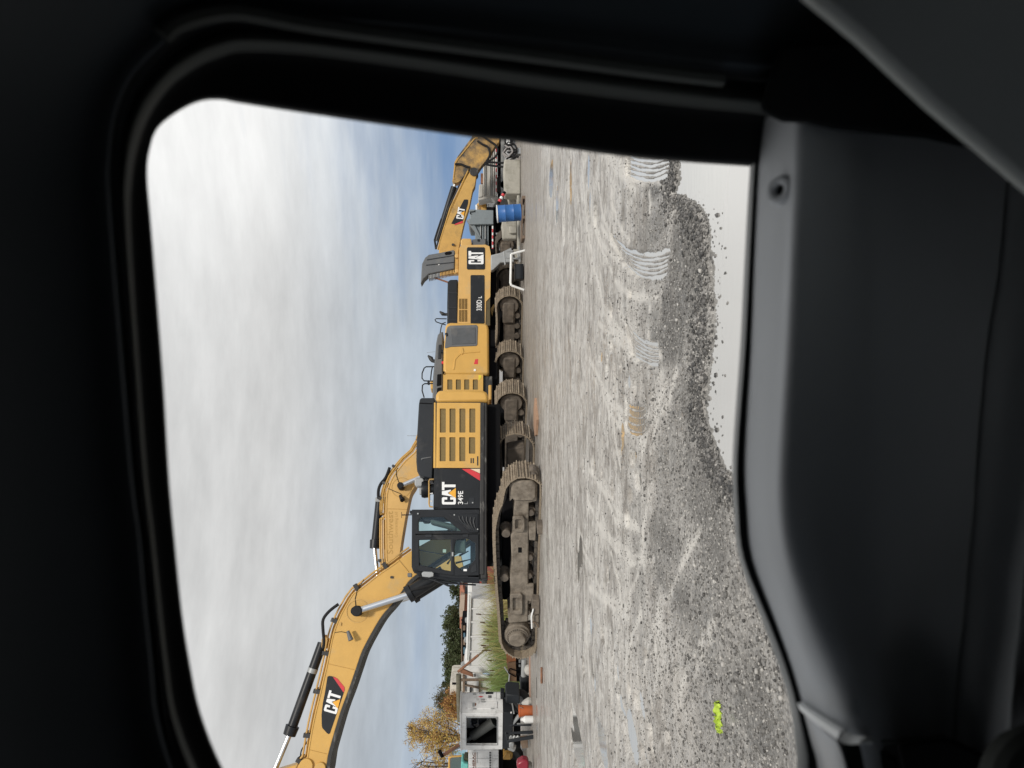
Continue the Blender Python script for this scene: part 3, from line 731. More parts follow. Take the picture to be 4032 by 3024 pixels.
S2e(Z2, [(780, 1120), (800, 1000), (830, 950), (870, 930), (1075, 920), (1080, 930), (880, 945), (850, 970), (815, 1010), (800, 1120)], W - .018, W + .01, 'raised_edge', Myel, bevel=.01)
S2e(Z2, [(858, 885), (890, 880), (905, 930), (885, 955), (862, 940)], W - .03, W + .01, 'lifting_boss', Myel, bevel=.015)
S2e(Z2, [(682, 1140), (690, 1140), (690, 1172), (682, 1172)], W - .02, W + .02, 'latch', Mdark)
v2 = [rect(x, x + 56, 1228, 1339, 4) for x in (722, 815, 906, 1000)]
S2e(Z2, [(678, 1168), (1112, 1174), (1112, 1470), (674, 1470)], W + .03, W + .07, 'side_panel', Myel, v2)
for v in v2:
    x0 = v[0][0] - 4
    S2e(Z2, rect(x0 - 6, x0 + 66, 1220, 1346), W + .075, W + .09, 'vent', Mlouv)
S2e(Z2, [(1064, 1240), (1092, 1210), (1092, 1182), (1062, 1180)], W + .022, W + .03, 'warning_sticker', mat('yellow_print', (.75, .62, .05), .5))
MB().slab(P(F2, Z2, [(690, 1000), (1112, 1000), (1112, 1900), (690, 1900)], -1.3), -1.36, 1.4).build('engine_housing', Myel, e2)
S2e(Z2, [(1112, 1190), (1216, 1190), (1216, 1560), (1112, 1500)], W + .15, 1.3, 'deck', Mdeck, bevel=.03)
S2e(Z2, rect(1180, 1215, 1040, 1120), -1.0, .5, 'swing_motor', Myeld, bevel=.02)
S2e(Z2, rect(1180, 1212, 1240, 1440), -.8, .5, 'swing_motor', Myeld, bevel=.02)
hood2 = [(676, 700), (640, 715), (618, 738), (600, 830), (590, 960), (580, 1050), (566, 1200), (560, 1420), (620, 1500), (672, 1440)]
S2e(Z2, hood2, -.9, 1.0, 'engine_hood', Mgreyh, bevel=.05)
S2e(Z2, [(628, 850), (660, 845), (655, 1000), (618, 1005)], -.93, -.88, 'hood_panel', Mhood, bevel=.02)
S2e(Z2, [(612, 1172), (658, 1165), (655, 1290), (608, 1300)], -.93, -.88, 'hood_vent', Mdark, bevel=.02)
S2e(Z2, [(612, 1320), (658, 1310), (652, 1390), (606, 1395)], -.93, -.88, 'hood_vent', Mdark, bevel=.02)
S2e(Z2, rect(655, 690, 905, 935, 4), -.95, -.88, 'latch', Mblk); S2e(Z2, rect(660, 690, 1030, 1055, 4), -.95, -.88, 'lamp', Mred)
MB().tube([F2.loc(Z2(*q), -.5) for q in ((590, 1030), (562, 1025), (545, 1000), (512, 968))], [.07, .07, .09, .03], 10).build('exhaust_pipe', Mdeck, e2)
for q in (((600, 1088), (490, 1090), (470, 1105), (448, 1160), (447, 1215), (470, 1243), (568, 1246)), ((570, 1272), (475, 1274), (452, 1290), (448, 1350), (470, 1425)), ((560, 1090), (548, 1150), (540, 1235))):
    MB().tube([F2.loc(Z2(*a), -.85) for a in q], .024, 7).build('hand_rail', Mblk, e2)
S2e(Z2, rect(505, 530, 1235, 1280, 5), -.9, -.8, 'mirror_bracket', Mblk, bevel=.01)
MB().tube([F2.loc(Z2(590, 925), -.4), F2.loc(Z2(500, 937), -.4)], .006, 5).build('antenna', Msteel, e2)
S2e(Z2, [(700, 735), (695, 720), (720, 715), (728, 745), (712, 760)], W - .06, W + .1, 'work_lamp', Mblk, bevel=.02)
S2e(Z2, [(535, 1240), (570, 1230), (575, 1330), (540, 1330)], -.3, .2, 'boom_foot', Myel, bevel=.03)
# lettered boom
B2 = -.36
up2 = [Z2(700, 1500), Z3(480, 500), D5(2190, 60), D5(1900, 345), D5(1750, 530), D5(1620, 710), D5(1530, 930), D5(1490, 1100), D5(1478, 1300), D5(1475, 1500), Z4(322, 40), Z4(322, 300), Z4(326, 560), Z4(345, 760), Z4(372, 870)]
lo2p = [Z4(430, 880), Z4(450, 760), Z4(462, 620), Z4(482, 480), Z4(505, 320), Z4(532, 160), Z4(556, 20), D5(1935, 1480), D5(1965, 1340), D5(1995, 1190), D5(2035, 1045), D5(2115, 915), D5(2190, 780), Z3(560, 900), Z3(650, 600)]
u2 = crom([Vector(F2.sz(p, B2)) for p in up2], 3); l2 = crom([Vector(F2.sz(p, B2)) for p in lo2p], 3)
MB().slab([(p.x, p.y) for p in u2 + l2], B2, -B2).build('boom', Myel2, e2, bevel=.012)
for d, w, r in ((-.12, -.28, .03), (-.20, -.15, .03), (-.16, .0, .035), (-.24, .12, .025), (-.1, .25, .03), (-.05, -.32, .02)):
    ln = offs(u2[3:], d); MB().tube([(p.x, w, p.y) for p in ln[::2]], r, 7).build('hydraulic_pipe', Mpipe, e2)
MB().tube([(p.x, B2 - .005, p.y) for p in offs(u2[4:], .05)], .012, 6).build('flange_weld', Mpipe, e2)
for i in (12, 17, 22, 29, 36):
    p = offs(u2, -.14)[i]; t = (u2[i + 1] - u2[i - 1]).normalized(); q = Vector((-t.y, t.x))
    MB().slab([tuple(v) for v in (p + t * .04 - q * .12, p + t * .04 + q * .12, p - t * .04 + q * .12, p - t * .04 - q * .12)], -.3, .3).build('pipe_clamp', Mdeck, e2)
MB().tube([(v.x, -.2, v.y) for v in crom([Vector(F2.sz(p, B2)) for p in (D5(1560, 480), D5(1480, 690), D5(1370, 830), D5(1320, 950), D5(1310, 1080), D5(1320, 1160))], 3)], [.055] * 16, 8).build('hydraulic_hose', Mrub, e2)
text_on(F2, Z4, ((408, 502), (342, 502), (342, 35), (408, 35)), B2 - .004, e2, 'Southwest', Mtan, bold=.012)
text_on(F2, Z4, ((465, 320), (425, 320), (425, 45), (465, 45)), B2 - .004, e2, 'Contracting Ltd', Mtan, bold=.0)
A = F2.loc(D5(1350, 1230), 0); Bp = F2.loc(S2(1797, 1215), 0); C = F2.loc(Z4(250, 860), 0)
cyl = MB().tube([A, A + (Bp - A) * .82, A + (Bp - A) * .83, Bp], [.14, .14, .19, .17], 16).build('stick_cylinder', Mblk, e2)
MB().tube([Bp, C], .07, 14).build('cylinder_rod', Mchrome, cyl)
MB().slab(P(F2, D5, [(1260, 1150), (1300, 1150), (1420, 1100), (1440, 1260), (1330, 1250), (1250, 1240)], -.15), -.15, .15).build('cylinder_bracket', Msteel, e2, bevel=.02)
w = -.6
A = F2.loc(D5(1812, 905), w); Bp = F2.loc(D5(2300, 690), w)
cyl = MB().tube([Bp, F2.loc(Z3(640, 760), w)], .16, 16).build('boom_cylinder', Mblk, e2)
MB().tube([A, Bp], .08, 14).build('cylinder_rod', Mchrome, cyl)
MB().cyl((A.x, w - .13, A.z), (A.x, w + .3, A.z), .115, 20).build('cylinder_eye', Mrub, cyl, bevel=.02)
MB().lathe((A.x, B2 - .01, A.z), [(.33, 0), (.36, 0), (.36, .02), (.33, .02)], 32, 'y').build('boss_ring', Mpipe, e2)
s, z = F2.sz(D5(1835, 1190), B2)
MB().tube([(s + .1, B2 - .1, z + .05), (s - .08, B2 - .22, z - .06)], [.05, .09], 10).build('work_lamp', Mrub, e2)
MB().tube([F2.loc(D5(*q), B2 - .01) for q in ((1540, 960), (1680, 1020), (1800, 1070), (1850, 1110))], .012, 5).build('wire', Mrub, e2)
MB().tube([F2.loc(D5(*q), B2 - .01) for q in ((1715, 560), (1720, 680), (1760, 800), (1790, 850))], .012, 5).build('wire', Mrub, e2)
MB().tube([F2.loc(D5(*q), B2 - .004) for q in ((1520, 1400), (1945, 1415))], .009, 5).build('weld', Mtan, e2)
t0, t1 = F2.sz(Z4(400, 800), 0), F2.sz(Z4(1150, 600), 0)
MB().slab([(t0[0] - .35, t0[1] + .25), (t0[0] + .2, t0[1] + .2), (t1[0] + .25, t1[1]), (t1[0] - .2, t1[1] - .1)], -.25, .25).build('stick', Myel2, e2, bevel=.02)

# ================================================================ third excavator
F3 = Fr(2.13, 29.2, 10)
e3 = thing('excavator', 'yellow excavator with its grey engine hood propped open like a wing', 'excavator', F3, 'yellow excavators parked in a row')
undercarriage(e3, -33 - 10, 5.0, 2.6, .8, .5, Mtrkd, Mshoe)
S3e = S_(F3, e3)
mix = lambda *a: [z(*p) for z, p in a]
ID = lambda x, y: (x, y)
body3 = mix((Z1, (850, 1322)), (Z1, (872, 1287)), (Z1, (1140, 1281)), (Z1, (1180, 1300)), (Z1, (1197, 1385)), (Z2, (1190, 330)), (Z2, (1145, 378)), (Z2, (1138, 640)), (Z2, (832, 640)))
pl3 = [rect(850, 946, 348, 462, 4), rect(850, 946, 470, 600, 4)]
pl3 = [[Z2(*p) for p in q] for q in pl3]
S3e(ID, body3, W, W + .08, 'side_panel', Myel2, pl3, bevel=.02)
S3e(ID, mix((Z1, (862, 1326)), (Z1, (880, 1297)), (Z1, (1140, 1291)), (Z1, (1186, 1390)), (Z2, (1186, 330)), (Z2, (1140, 380)), (Z2, (1138, 900)), (Z2, (836, 900))), W + .085, 1.45, 'counterweight', Myel2, bevel=.08)
for k in range(2):
    y0, y1 = ((350, 460), (472, 598))[k]
    S3e(Z2, rect(848, 948, y0 - 4, y1 + 4), W + .065, W + .075, 'vent', Mdark)
    for j in range(6):
        x = 858 + j * 16
        S3e(Z2, rect(x, x + 6, y0 - 2, y1 + 2), W + .01, W + .05, 'louvre', Myel2)
S3e(Z1, rect(935, 1132, 1308, 1550, 10), W - .03, W + .02, 'name_plate', Mblk, bevel=.012)
cat_logo(F3, Z1, ((1117, 1494), (953, 1494), (953, 1350), (1117, 1350)), W - .036, e3, tri=False)
S3e(Z2, rect(975, 1128, 90, 620, 8), W - .02, W + .02, 'service_door', Mblk, bevel=.012)
for j in range(9):
    S3e(Z2, [(980 + j * 12, 505 + j * 2), (986 + j * 12, 505 + j * 2), (986 + j * 12, 590), (980 + j * 12, 590)], W - .035, W - .015, 'louvre', Mhood)
text_on(F3, Z2, ((1098, 478), (1040, 478), (1040, 362), (1098, 362)), W - .026, e3, '330D', Mletw, bold=.012)
text_on(F3, Z2, ((1098, 342), (1060, 342), (1060, 320), (1098, 320)), W - .026, e3, 'L', Mletw, bold=.02)
S3e(ID, mix((Z2, (1142, 385)), (Z2, (1188, 338)), (Z2, (1188, 640)), (Z2, (1142, 640))), W + .03, 1.3, 'deck', mat('olive_steel', (.10, .075, .03), .6, dirt=(.05, .04, .03), amt=.3))
S3e(Z2, rect(1186, 1240, -200, 620), -.9, .9, 'underframe', Mdark, bevel=.04)
S3e(Z2, [(1190, 460), (1225, 405), (1240, 420), (1210, 540)], -1.2, -.6, 'swing_motor', Myeld, bevel=.02)
S3e(Z2, [(838, 138), (748, 140), (726, 165), (720, 400), (720, 640), (838, 640)], -1.1, 1.1, 'engine_hood', Mblk, bevel=.05)
for y in (280, 440, 575): S3e(Z2, [(726, y), (830, y), (830, y + 12), (724, y + 12)], -1.115, -1.08, 'hood_rib', Mhood)
hd = mix((Z1, (806, 1348)), (Z1, (790, 1336)), (Z1, (650, 1366)), (Z1, (520, 1388)), (Z1, (480, 1420)), (Z1, (446, 1490)), (Z2, (440, 60)), (Z2, (432, 190)), (Z2, (470, 130)), (Z2, (500, 105)), (Z1, (520, 1602)), (Z1, (800, 1545)))
S3e(ID, hd, -1.0, -.55, 'open_hood', Mgreyh, bevel=.05)
for (y0, y1, x0, x1) in ((1442, 1392, 500, 806), (1500, 1468, 490, 806)):
    S3e(Z1, [(x0, y0), (x1, y1), (x1, y1 + 7), (x0, y0 + 8)], -1.02, -.98, 'hood_rib', Mhood)
S3e(Z1, [(692, 1378), (705, 1360), (750, 1354), (772, 1362), (770, 1380), (750, 1390), (705, 1394)], -1.012, -.98, 'hand_hole', Mdark)
S3e(Z1, rect(625, 637, 1492, 1504, 4), -1.02, -.98, 'lock', Mletw)
for j in range(18):
    x = 520 + j * 15.5; y = 1612 - j * 3.2
    S3e(Z1, [(x, y), (x + 8, y - 2), (x + 8, y + 38 - j * .5), (x, y + 40 - j * .5)], -.95, -.6, 'grille_bar', Msteel if j < 8 else Myel2)
MB().tube([F3.loc(Z2(500, 92), -.8), F3.loc(Z2(735, 172), -.8)], .035, 8).build('prop_rod', Mrust, e3)
for y in (1400, 1562):
    S3e(Z1, [(812, y - 24), (845, y - 20), (848, y + 22), (815, y + 24), (800, y)], W + .2, W + .4, 'hood_hinge', Myel2, bevel=.03)
MB().tube([F3.loc(Z2(*q), -.3) for q in ((720, 520), (695, 520), (672, 515), (640, 488))], [.06, .06, .08, .03], 10).build('exhaust_pipe', Mdeck, e3)
for q in (((715, 568), (600, 566), (588, 578), (600, 600), (660, 622), (705, 634)), ((705, 606), (668, 620), (655, 660), (645, 722))):
    MB().tube([F3.loc(Z2(*a), -.6) for a in q], .022, 7).build('hand_rail', Mblk, e3)

# ================================================================ fourth excavator, only its boom side in view
F4 = Fr(5.6, 34.0, 0)
e4 = thing('excavator', 'farthest yellow excavator, sooty stick and boom reaching out behind the open hood', 'excavator', F4, 'yellow excavators parked in a row')
undercarriage(e4, -35, 4.6, 2.5, .7, .48, Mtrkd, Mtrkd, 6)
S4e = S_(F4, e4)
S4e(Z1, [(868, 1235), (885, 1212), (985, 1214), (992, 1290), (990, 1560), (868, 1560)], -1.4, 1.2, 'engine_housing', Myel2, bevel=.05)
S4e(Z1, [(992, 1222), (1140, 1216), (1146, 1560), (992, 1560)], -1.3, 1.2, 'side_panel', Mgreyh, bevel=.03)
S4e(Z1, rect(1050, 1075, 1220, 1245, 4), -1.33, -1.29, 'latch', Mblk)
S4e(Z1, [(1146, 1330), (1215, 1330), (1215, 1560), (1146, 1560)], -1.1, 1.1, 'underframe', Mdark)
bm4 = [(610, 1600), (640, 1262), (668, 1180), (705, 1062), (775, 890), (880, 662), (942, 532), (962, 498), (985, 470), (1015, 462), (1038, 490), (1038, 530), (1024, 640), (1000, 684), (960, 880), (912, 1020), (872, 1200), (845, 1345), (840, 1600)]
S4e(Z1, bm4, -.3, .3, 'boom', Myeld, bevel=.02)
st4 = [(775, 590), (785, 540), (798, 385), (832, 322), (990, 108), (1010, -60), (1300, -60), (1292, 110), (1285, 165), (1240, 212), (1160, 350), (1095, 425), (1052, 488), (1010, 500), (962, 455), (900, 545), (850, 600), (800, 615)]
S4e(Z1, st4, -.26, .26, 'stick', mat('sooty_yellow_paint', (.56, .33, .09), .5, var=.1, dirt=(.06, .06, .06), amt=.62, dscale=.75), bevel=.02)
MB().tube([F4.loc(Z1(*q), -.27) for q in ((800, 570), (790, 545), (812, 395), (840, 345), (1020, 125), (1055, 118))], .03, 6).build('hydraulic_pipe', Mpipe, e4)
for q in (((805, 405), (870, 405), (930, 430), (975, 440)), ((1050, 150), (1110, 190), (1165, 220), (1185, 300), (1150, 370)), ((1110, 100), (1180, 150), (1250, 200), (1270, 260), (1240, 330), (1130, 390)),
          ((1125, 395), (1200, 385), (1290, 390), (1350, 385), (1470, 330)), ((1120, 400), (1180, 415), (1300, 432), (1380, 430), (1480, 398))):
    MB().tube([tuple(v) for v in crom([F4.loc(Z1(*a), -.34) for a in q], 4)], .05, 7).build('hydraulic_hose', Mrub, e4)
A = F4.loc(Z1(612, 1240), 0); Bp = F4.loc(Z1(795, 655), 0); C = F4.loc(Z1(812, 600), 0)
cyl = MB().tube([A, Bp], .15, 14).build('stick_cylinder', Mblk, e4); MB().tube([Bp, C], .08, 10).build('cylinder_rod', Mchrome, cyl)
for d, w in (((0, 0), -.2), ((18, 6), -.28), ((32, 10), -.1)):
    MB().tube([F4.loc(Z1(a[0] + d[0] - 20, a[1] + d[1]), w) for a in ((620, 1330), (650, 1220), (760, 870), (870, 640), (950, 470))], .035, 6).build('hydraulic_pipe', Mpipe if w != -.2 else Mdeck, e4)
MB().tube([F4.loc(Z1(*a), -.1) for a in ((600, 1330), (585, 1230), (620, 1120), (660, 1000))], .05, 7).build('hydraulic_hose', Mrub, e4)
S4e(Z1, [(765, 1052), (905, 790), (925, 788), (950, 792), (948, 830), (892, 1022), (885, 1030), (800, 1058)], -.312, -.29, 'decal_plate', Mblk, smooth=None)
S4e(Z1, [(800, 1058), (888, 1022), (894, 1030), (888, 1045), (805, 1068)], -.32, -.29, 'stripe', Mred, smooth=None)
cat_logo(F4, Z1, ((897, 1004), (818, 996), (842, 870), (917, 884)), -.32, e4)
s, z = F4.sz(Z1(1012, 490), -.3); MB().cyl((s, -.36, z), (s, .36, z), .2, 20).build('pin', Mdeck, e4)
S4e(Z1, rect(770, 800, 1268, 1290, 6), -.4, -.3, 'work_lamp', Mdeck)
S4e(Z1, [(1040, -40), (1290, -40), (1420, -140), (1500, -330), (1420, -480), (1330, -420), (1300, -260), (1150, -230), (1040, -150)], -.6, .6, 'bucket', Mdeck, bevel=.03)
# ================================================================ right side of the yard
def T(name, label, cat, px, y, deg=0, group=None):
    q = at(px, y); fr = Fr(q.x, y, deg); return fr, thing(name, label, cat, fr, group)
Mlgrey = mat('pale_grey_paint', (.47, .46, .43), .6, var=.08, dirt=(.25, .22, .18), amt=.32, dscale=1.2)
Mbgrey = mat('blue_grey_paint', (.20, .23, .245), .55, var=.08, dirt=(.12, .11, .1), amt=.22)
Mblue = mat('blue_drum_paint', (.035, .14, .40), .42, var=.1, scale=3, dirt=(.12, .13, .15), amt=.12)
# pale dump body on a dark chassis
fr, t = T('dump_truck', 'pale grey dump truck with ribbed body behind the sooty excavator stick', 'truck', Z1(1270, 450), 36)
f = S_(fr, t)
f(Z1, [(1112, -420), (1112, 640), (1058, 770), (1062, 800), (1265, 760), (1268, -420)], 0, 2.3, 'dump_body', Mlgrey, bevel=.04)
f(Z1, [(1068, 625), (1112, 620), (1112, 760), (1060, 770)], -.05, .3, 'cab_guard', Mlgrey, bevel=.04)
for x in (1136, 1200): f(Z1, rect(x, x + 8, -420, 750), -.06, .01, 'body_rib', Msteel)
for x in (1116, 1180, 1222): f(Z1, rect(x, x + 14, -420, 748), -.1, .01, 'body_rail', Mlgrey, bevel=.02)
f(Z1, rect(1246, 1262, -420, 752), -.11, .01, 'body_rail', Mwhite, bevel=.02)
for k in range(15): f(Z1, rect(1250, 1259, 90 + (k - 6) * 72, 128 + (k - 6) * 72), -.13, -.1, 'reflector', Mred)
f(Z1, rect(1272, 1305, -420, 760), .2, .9, 'chassis_rail', Mdark); f(Z1, rect(1306, 1345, -420, 740), .1, .9, 'chassis_rail', Msteel)
f(Z1, [(1200, 770), (1268, 755), (1300, 795), (1240, 808)], -.1, .6, 'body_hinge', Mlgrey, bevel=.03)
f(Z1, rect(1086, 1112, 505, 610), .6, 1.4, 'rusty_plate', Mrust)
for y in (-300, 80, 620):
    s, z = fr.sz(Z1(1380, y), 0); r = .52
    wl = MB().lathe((s, .1, r), [(0, 0), (.2, 0), (.3, .06), (r - .05, .0), (r, .06), (r, .3), (0, .3)], 24, 'y').build('wheel', Mtyre, t)
MB().tube([fr.loc(Z1(1240, 420), .4), fr.loc(Z1(1330, 420), .4)], .05).build('mud_flap_bar', Mdark, t)
# blue-grey roll-off truck
fr, t = T('roll_off_truck', 'blue grey steel truck body with red and white reflector strip and one big wheel', 'truck', Z1(1215, 1150), 33)
f = S_(fr, t)
f(Z1, [(958, 895), (1225, 905), (1225, 1060), (965, 1062), (945, 1000), (972, 990)], -.3, 2.2, 'headboard', Mbgrey, bevel=.03)
f(Z1, [(1022, 1062), (1212, 1062), (1212, 1480), (1030, 1480)], -.1, 2.2, 'side_panel', Mbgrey, bevel=.02)
f(Z1, [(930, 1010), (965, 1062), (1085, 1215), (1085, 1190), (1020, 1062), (1000, 1010)], -.2, .1, 'brace', Mbgrey, bevel=.02)
for x in (1080, 1105, 1130, 1160): f(Z1, rect(x, x + 12, 1062, 1480), -.16, -.09, 'side_rib', Msteel if x in (1080, 1130) else Mbgrey, bevel=.02)
f(Z1, rect(1090, 1102, 1062, 1480), -.105, -.09, 'seam', Mdark)
MB().tube([fr.loc(Z1(*q), -.33) for q in ((985, 945), (972, 945), (970, 925), (1020, 920), (1022, 905))], .02, 6).build('grab_handle', Mdark, t)
f(Z1, rect(1208, 1222, 1075, 1480), -.18, -.1, 'reflector_rail', Mletw)
for k in range(6): f(Z1, rect(1209, 1221, 1110 + k * 68, 1146 + k * 68), -.2, -.17, 'reflector', Mred)
f(Z1, rect(1225, 1330, 920, 1500), .5, 1.6, 'chassis_frame', Mdark)
f(Z1, [(1226, 1150), (1300, 1152), (1310, 1172), (1226, 1172)], -.05, .4, 'mudguard', Msteel)
s, z = fr.sz(Z1(1342, 1290), 0)
r = .56
wl = MB().lathe((s, -.1, z), [(.36, .02), (.40, 0), (r - .05, 0), (r, .05), (r, .3), (.3, .3)], 32, 'y').build('wheel', Mtyre, t)
MB().lathe((s, -.1, z), [(0, .04), (.08, .04), (.1, .12), (.22, .16), (.30, .05), (.37, .01), (.37, .2)], 32, 'y').build('rim', Msteel, wl)
wl = MB().lathe((s + 1.6, -.1, z), [(.0, .02), (.40, 0), (r - .05, 0), (r, .05), (r, .3), (.3, .3)], 24, 'y').build('wheel', Mtyre, t)
# white tank and yellow pump between the two trucks
fr, t = T('water_tank', 'small white tank standing between the two grey trucks', 'tank', Z1(1240, 860), 35)
f = S_(fr, t)
f(Z1, rect(1155, 1242, 826, 930, 6), 0, .9, 'tank_body', Mwhite, bevel=.06)
f(Z1, rect(1163, 1170, 834, 910), -.03, .0, 'strap', Msteel)
f(Z1, rect(1242, 1420, 840, 920), .1, .8, 'stand', Mdark)
fr, t = T('wheel_loader', 'yellow machine part peeping out above the white tank', 'loader', Z1(1150, 850), 37)
f = S_(fr, t)
f(Z1, [(1040, 845), (1062, 818), (1130, 812), (1145, 835), (1110, 842), (1090, 862), (1088, 930), (1150, 930), (1150, 840), (1146, 1000), (1050, 1000)][:4] + [(1146, 842), (1105, 846), (1060, 860)], 0, 1.0, 'roof', Myel, bevel=.04)
f(Z1, rect(1094, 1150, 848, 905), .1, .9, 'engine_cover', Myeld, bevel=.03)
f(Z1, rect(1150, 1400, 800, 930), .2, 1.2, 'frame', Mdark)
MB().tube([fr.loc(Z1(1040, 848), 0), fr.loc(Z1(1042, 905), 0)], .05).build('exhaust_pipe', Mletw, t)
# concrete blocks
def block(label, px0, px1, y, deg, zf=Z1, wd=.75, rough=.03):
    fr, t = T('concrete_block', label, 'concrete block', zf(px1[0], (px0[1] + px1[1]) / 2), y, deg, 'concrete blocks under the trucks')
    q = P(fr, zf, [(px0[0] + 4, px0[1]), (px0[0] + 22, px0[1] - 4), (px1[0], px0[1]), (px1[0], px1[1]), (px0[0] + 30, px1[1]), (px0[0] + 6, px1[1] - 8), (px0[0], (px0[1] + px1[1]) / 2), (px0[0] - 8, (px0[1] * .7 + px1[1] * .3))], 0)
    q = [(a[0], max(a[1], 0)) for a in q]
    o = MB().slab(q, 0, wd).build('block', Mconc, t, bevel=.06, seg=3)
    return fr, t
block('long mossy concrete block left of the rock pile, below the dump truck', (1338, 352), (1522, 728), 28.6, 4)
fr, t = block('short broken concrete block behind the blue barrel and pallet', (1318, 1012), (1482, 1222), 27.5, -6)
MB().slab(P(fr, Z1, [(1395, 1085), (1408, 1080), (1480, 1092), (1480, 1160), (1400, 1160)], -.1), -.12, .02).build('broken_face', Mconc, t, bevel=.04)
fr, t = block('low pale concrete lump between the barrel and the long block', (1385, 738), (1470, 830), 29.5, 0, wd=.5)
fr, t = T('concrete_kerb', 'low pale concrete kerb lying behind the pallet and barrel', 'kerb', Z1(1515, 1100), 26.9)
MB().slab(P(fr, Z1, [(1482, 740), (1512, 740), (1515, 1420), (1486, 1420)], 0), 0, .3).build('kerb', Mconc, t, bevel=.03)
# heap of black hoses by the long block
fr, t = T('hose_coil', 'tangle of black hoses hanging beside the long concrete block', 'hose', Z1(1420, 270), 28.8)
for k in range(7):
    a0_ = rnd.uniform(0, 6); cpt = fr.loc(Z1(1390 + rnd.uniform(-18, 30), 235 + rnd.uniform(0, 60)), 0)
    pth = [cpt + Vector((rnd.uniform(.12, .3) * math.cos(a0_ + j * .7), -.1 + .03 * k, rnd.uniform(.12, .3) * math.sin(a0_ + j * .7))) for j in range(8)]
    MB().tube(crom(pth, 3), .035, 6).build('hose_loop', Mrub if k % 3 else mat('grey_hose', (.3, .28, .27), .6), t)
MB().tube([fr.loc(Z1(*q), -.1) for q in ((1420, 300), (1450, 325), (1480, 322), (1500, 330))], .05, 6).build('hose_loop', Mrub, t)
f = S_(fr, t); f(Z1, rect(1360, 1410, 190, 225, 4), 0, .3, 'hose_clamp', Mdeck)
f(Z1, rect(1410, 1530, 225, 290, 6), 0, .3, 'hose_stand', Msteel)
f(Z1, [(1365, 130), (1400, 130), (1408, 180), (1375, 185)], 0, .3, 'hose_clamp', Mletw)
# striped marker post
fr, t = T('marker_post', 'leaning marker post with red and white bands by the barrel', 'marker post', Z1(1350, 760), 28)
A = fr.loc(Z1(1275, 835), .3); Bp = fr.loc(Z1(1350, 705), .3)
MB().tube([A, Bp], .06, 8).build('post', Mdark, t)
for k, mt in ((.15, Mred), (.38, Mletw), (.62, Mred)):
    MB().tube([A + (Bp - A) * k + Vector((0, -.03, 0)), A + (Bp - A) * (k + .18) + Vector((0, -.03, 0))], .066, 8).build('band', mt, t)
# pallet and drum
fr, t = T('wooden_pallet', 'brown wooden pallet under the blue barrel', 'pallet', Z1(1570, 985), 25.2, -3)
q0 = fr.sz(Z1(1550, 752), 0); q1 = fr.sz(Z1(1550, 1215), 0); s1, s0 = q0[0], q1[0]; L = s1 - s0
for j, z_ in ((0, .0), (1, .105)):
    for k in range(5 if j else 3):
        w0_ = k * (1.0 / (4 if j else 2)) - .05
        MB().box((s0, w0_, z_ + .001), (s1, w0_ + .1, z_ + .022)).build('board', Mwood, t)
for k in range(3):
    s = s0 + (L - .1) * k / 2
    MB().box((s, -.05, .022), (s + .1, 1.05, .104)).build('bearer', Mwood, t)
fr2, t2 = T('steel_drum', 'blue steel drum standing on the brown pallet', 'drum', Z1(1535, 928), 25.75)
prof = [(0, 0), (.27, 0), (.285, .012), (.285, .03), (.278, .04)]
for zz in (.28, .58): prof += [(.278, zz - .02), (.29, zz), (.278, zz + .02)]
prof += [(.278, .84), (.288, .85), (.288, .875), (.27, .876), (.265, .86), (0, .86)]
hD = fr2.sz(Z1(1262, 935), -.28)[1] - .13; hB = .128
k_ = hD / .876
o = MB().lathe((0, 0, 0), [(r_ * 1.08, h * k_) for r_, h in prof], 40).build('drum_body', Mblue, t2, loc=(0, 0, hB)); o.rotation_euler = (0, R(-4.5), 0)
o2 = MB().lathe((0, 0, 0), [(.296, .845 * k_), (.318, .85 * k_), (.318, .882 * k_), (.29, .884 * k_), (.285, .865 * k_)], 40).build('drum_rim', Mwhite, t2, loc=(0, 0, hB)); o2.rotation_euler = (0, R(-4.5), 0)
# white steel rack
fr, t = T('pipe_rack', 'white steel barrier frame on splayed legs beside the rusty track', 'barrier', Z1(1560, 1400), 25.4)
for q in (((1415, 1385), (1573, 1343)), ((1418, 1385), (1410, 1700)), ((1408, 1690), (1420, 1725)), ((1420, 1725), (1558, 1720 + 55))):
    MB().tube([fr.loc(Z1(*q[0]), 0), fr.loc(Z1(*q[1]), 0)], .042, 8).build('leg' if q[0][0] != 1418 else 'rail', Mwhite, t)
for q in (((1340, 1355), (1352, 1500)), ((1352, 1420), (1520, 1440)), ((1480, 1355), (1510, 1460)), ((1505, 1300), (1515, 1470)), ((1370, 1355), (1440, 1350))):
    MB().tube([fr.loc(Z1(*q[0]), .3), fr.loc(Z1(*q[1]), .3)], .03, 6).build('strut', Msteel, t)
fr, t = T('steel_ramp', 'light grey sloping steel ramp behind the white barrier frame', 'ramp', Z1(1430, 1450), 27.6)
f = S_(fr, t)
f(Z1, [(1195, 1395), (1300, 1370), (1420, 1310), (1440, 1390), (1450, 1470), (1300, 1480), (1220, 1560), (1195, 1560)], 0, .6, 'ramp_plate', Msteel, bevel=.03)
f(Z1, rect(1440, 1505, 1330, 1440), .1, .5, 'foot', Mconc)
fr, t = T('battery_box', 'black box on the ground under the white barrier frame', 'box', Z1(1545, 1570), 25.9)
f = S_(fr, t); f(Z1, rect(1462, 1552, 1490, 1655), 0, .5, 'box_body', Mhood, bevel=.02); f(Z1, rect(1455, 1468, 1485, 1660), -.02, .52, 'lid', Mblk, bevel=.01)

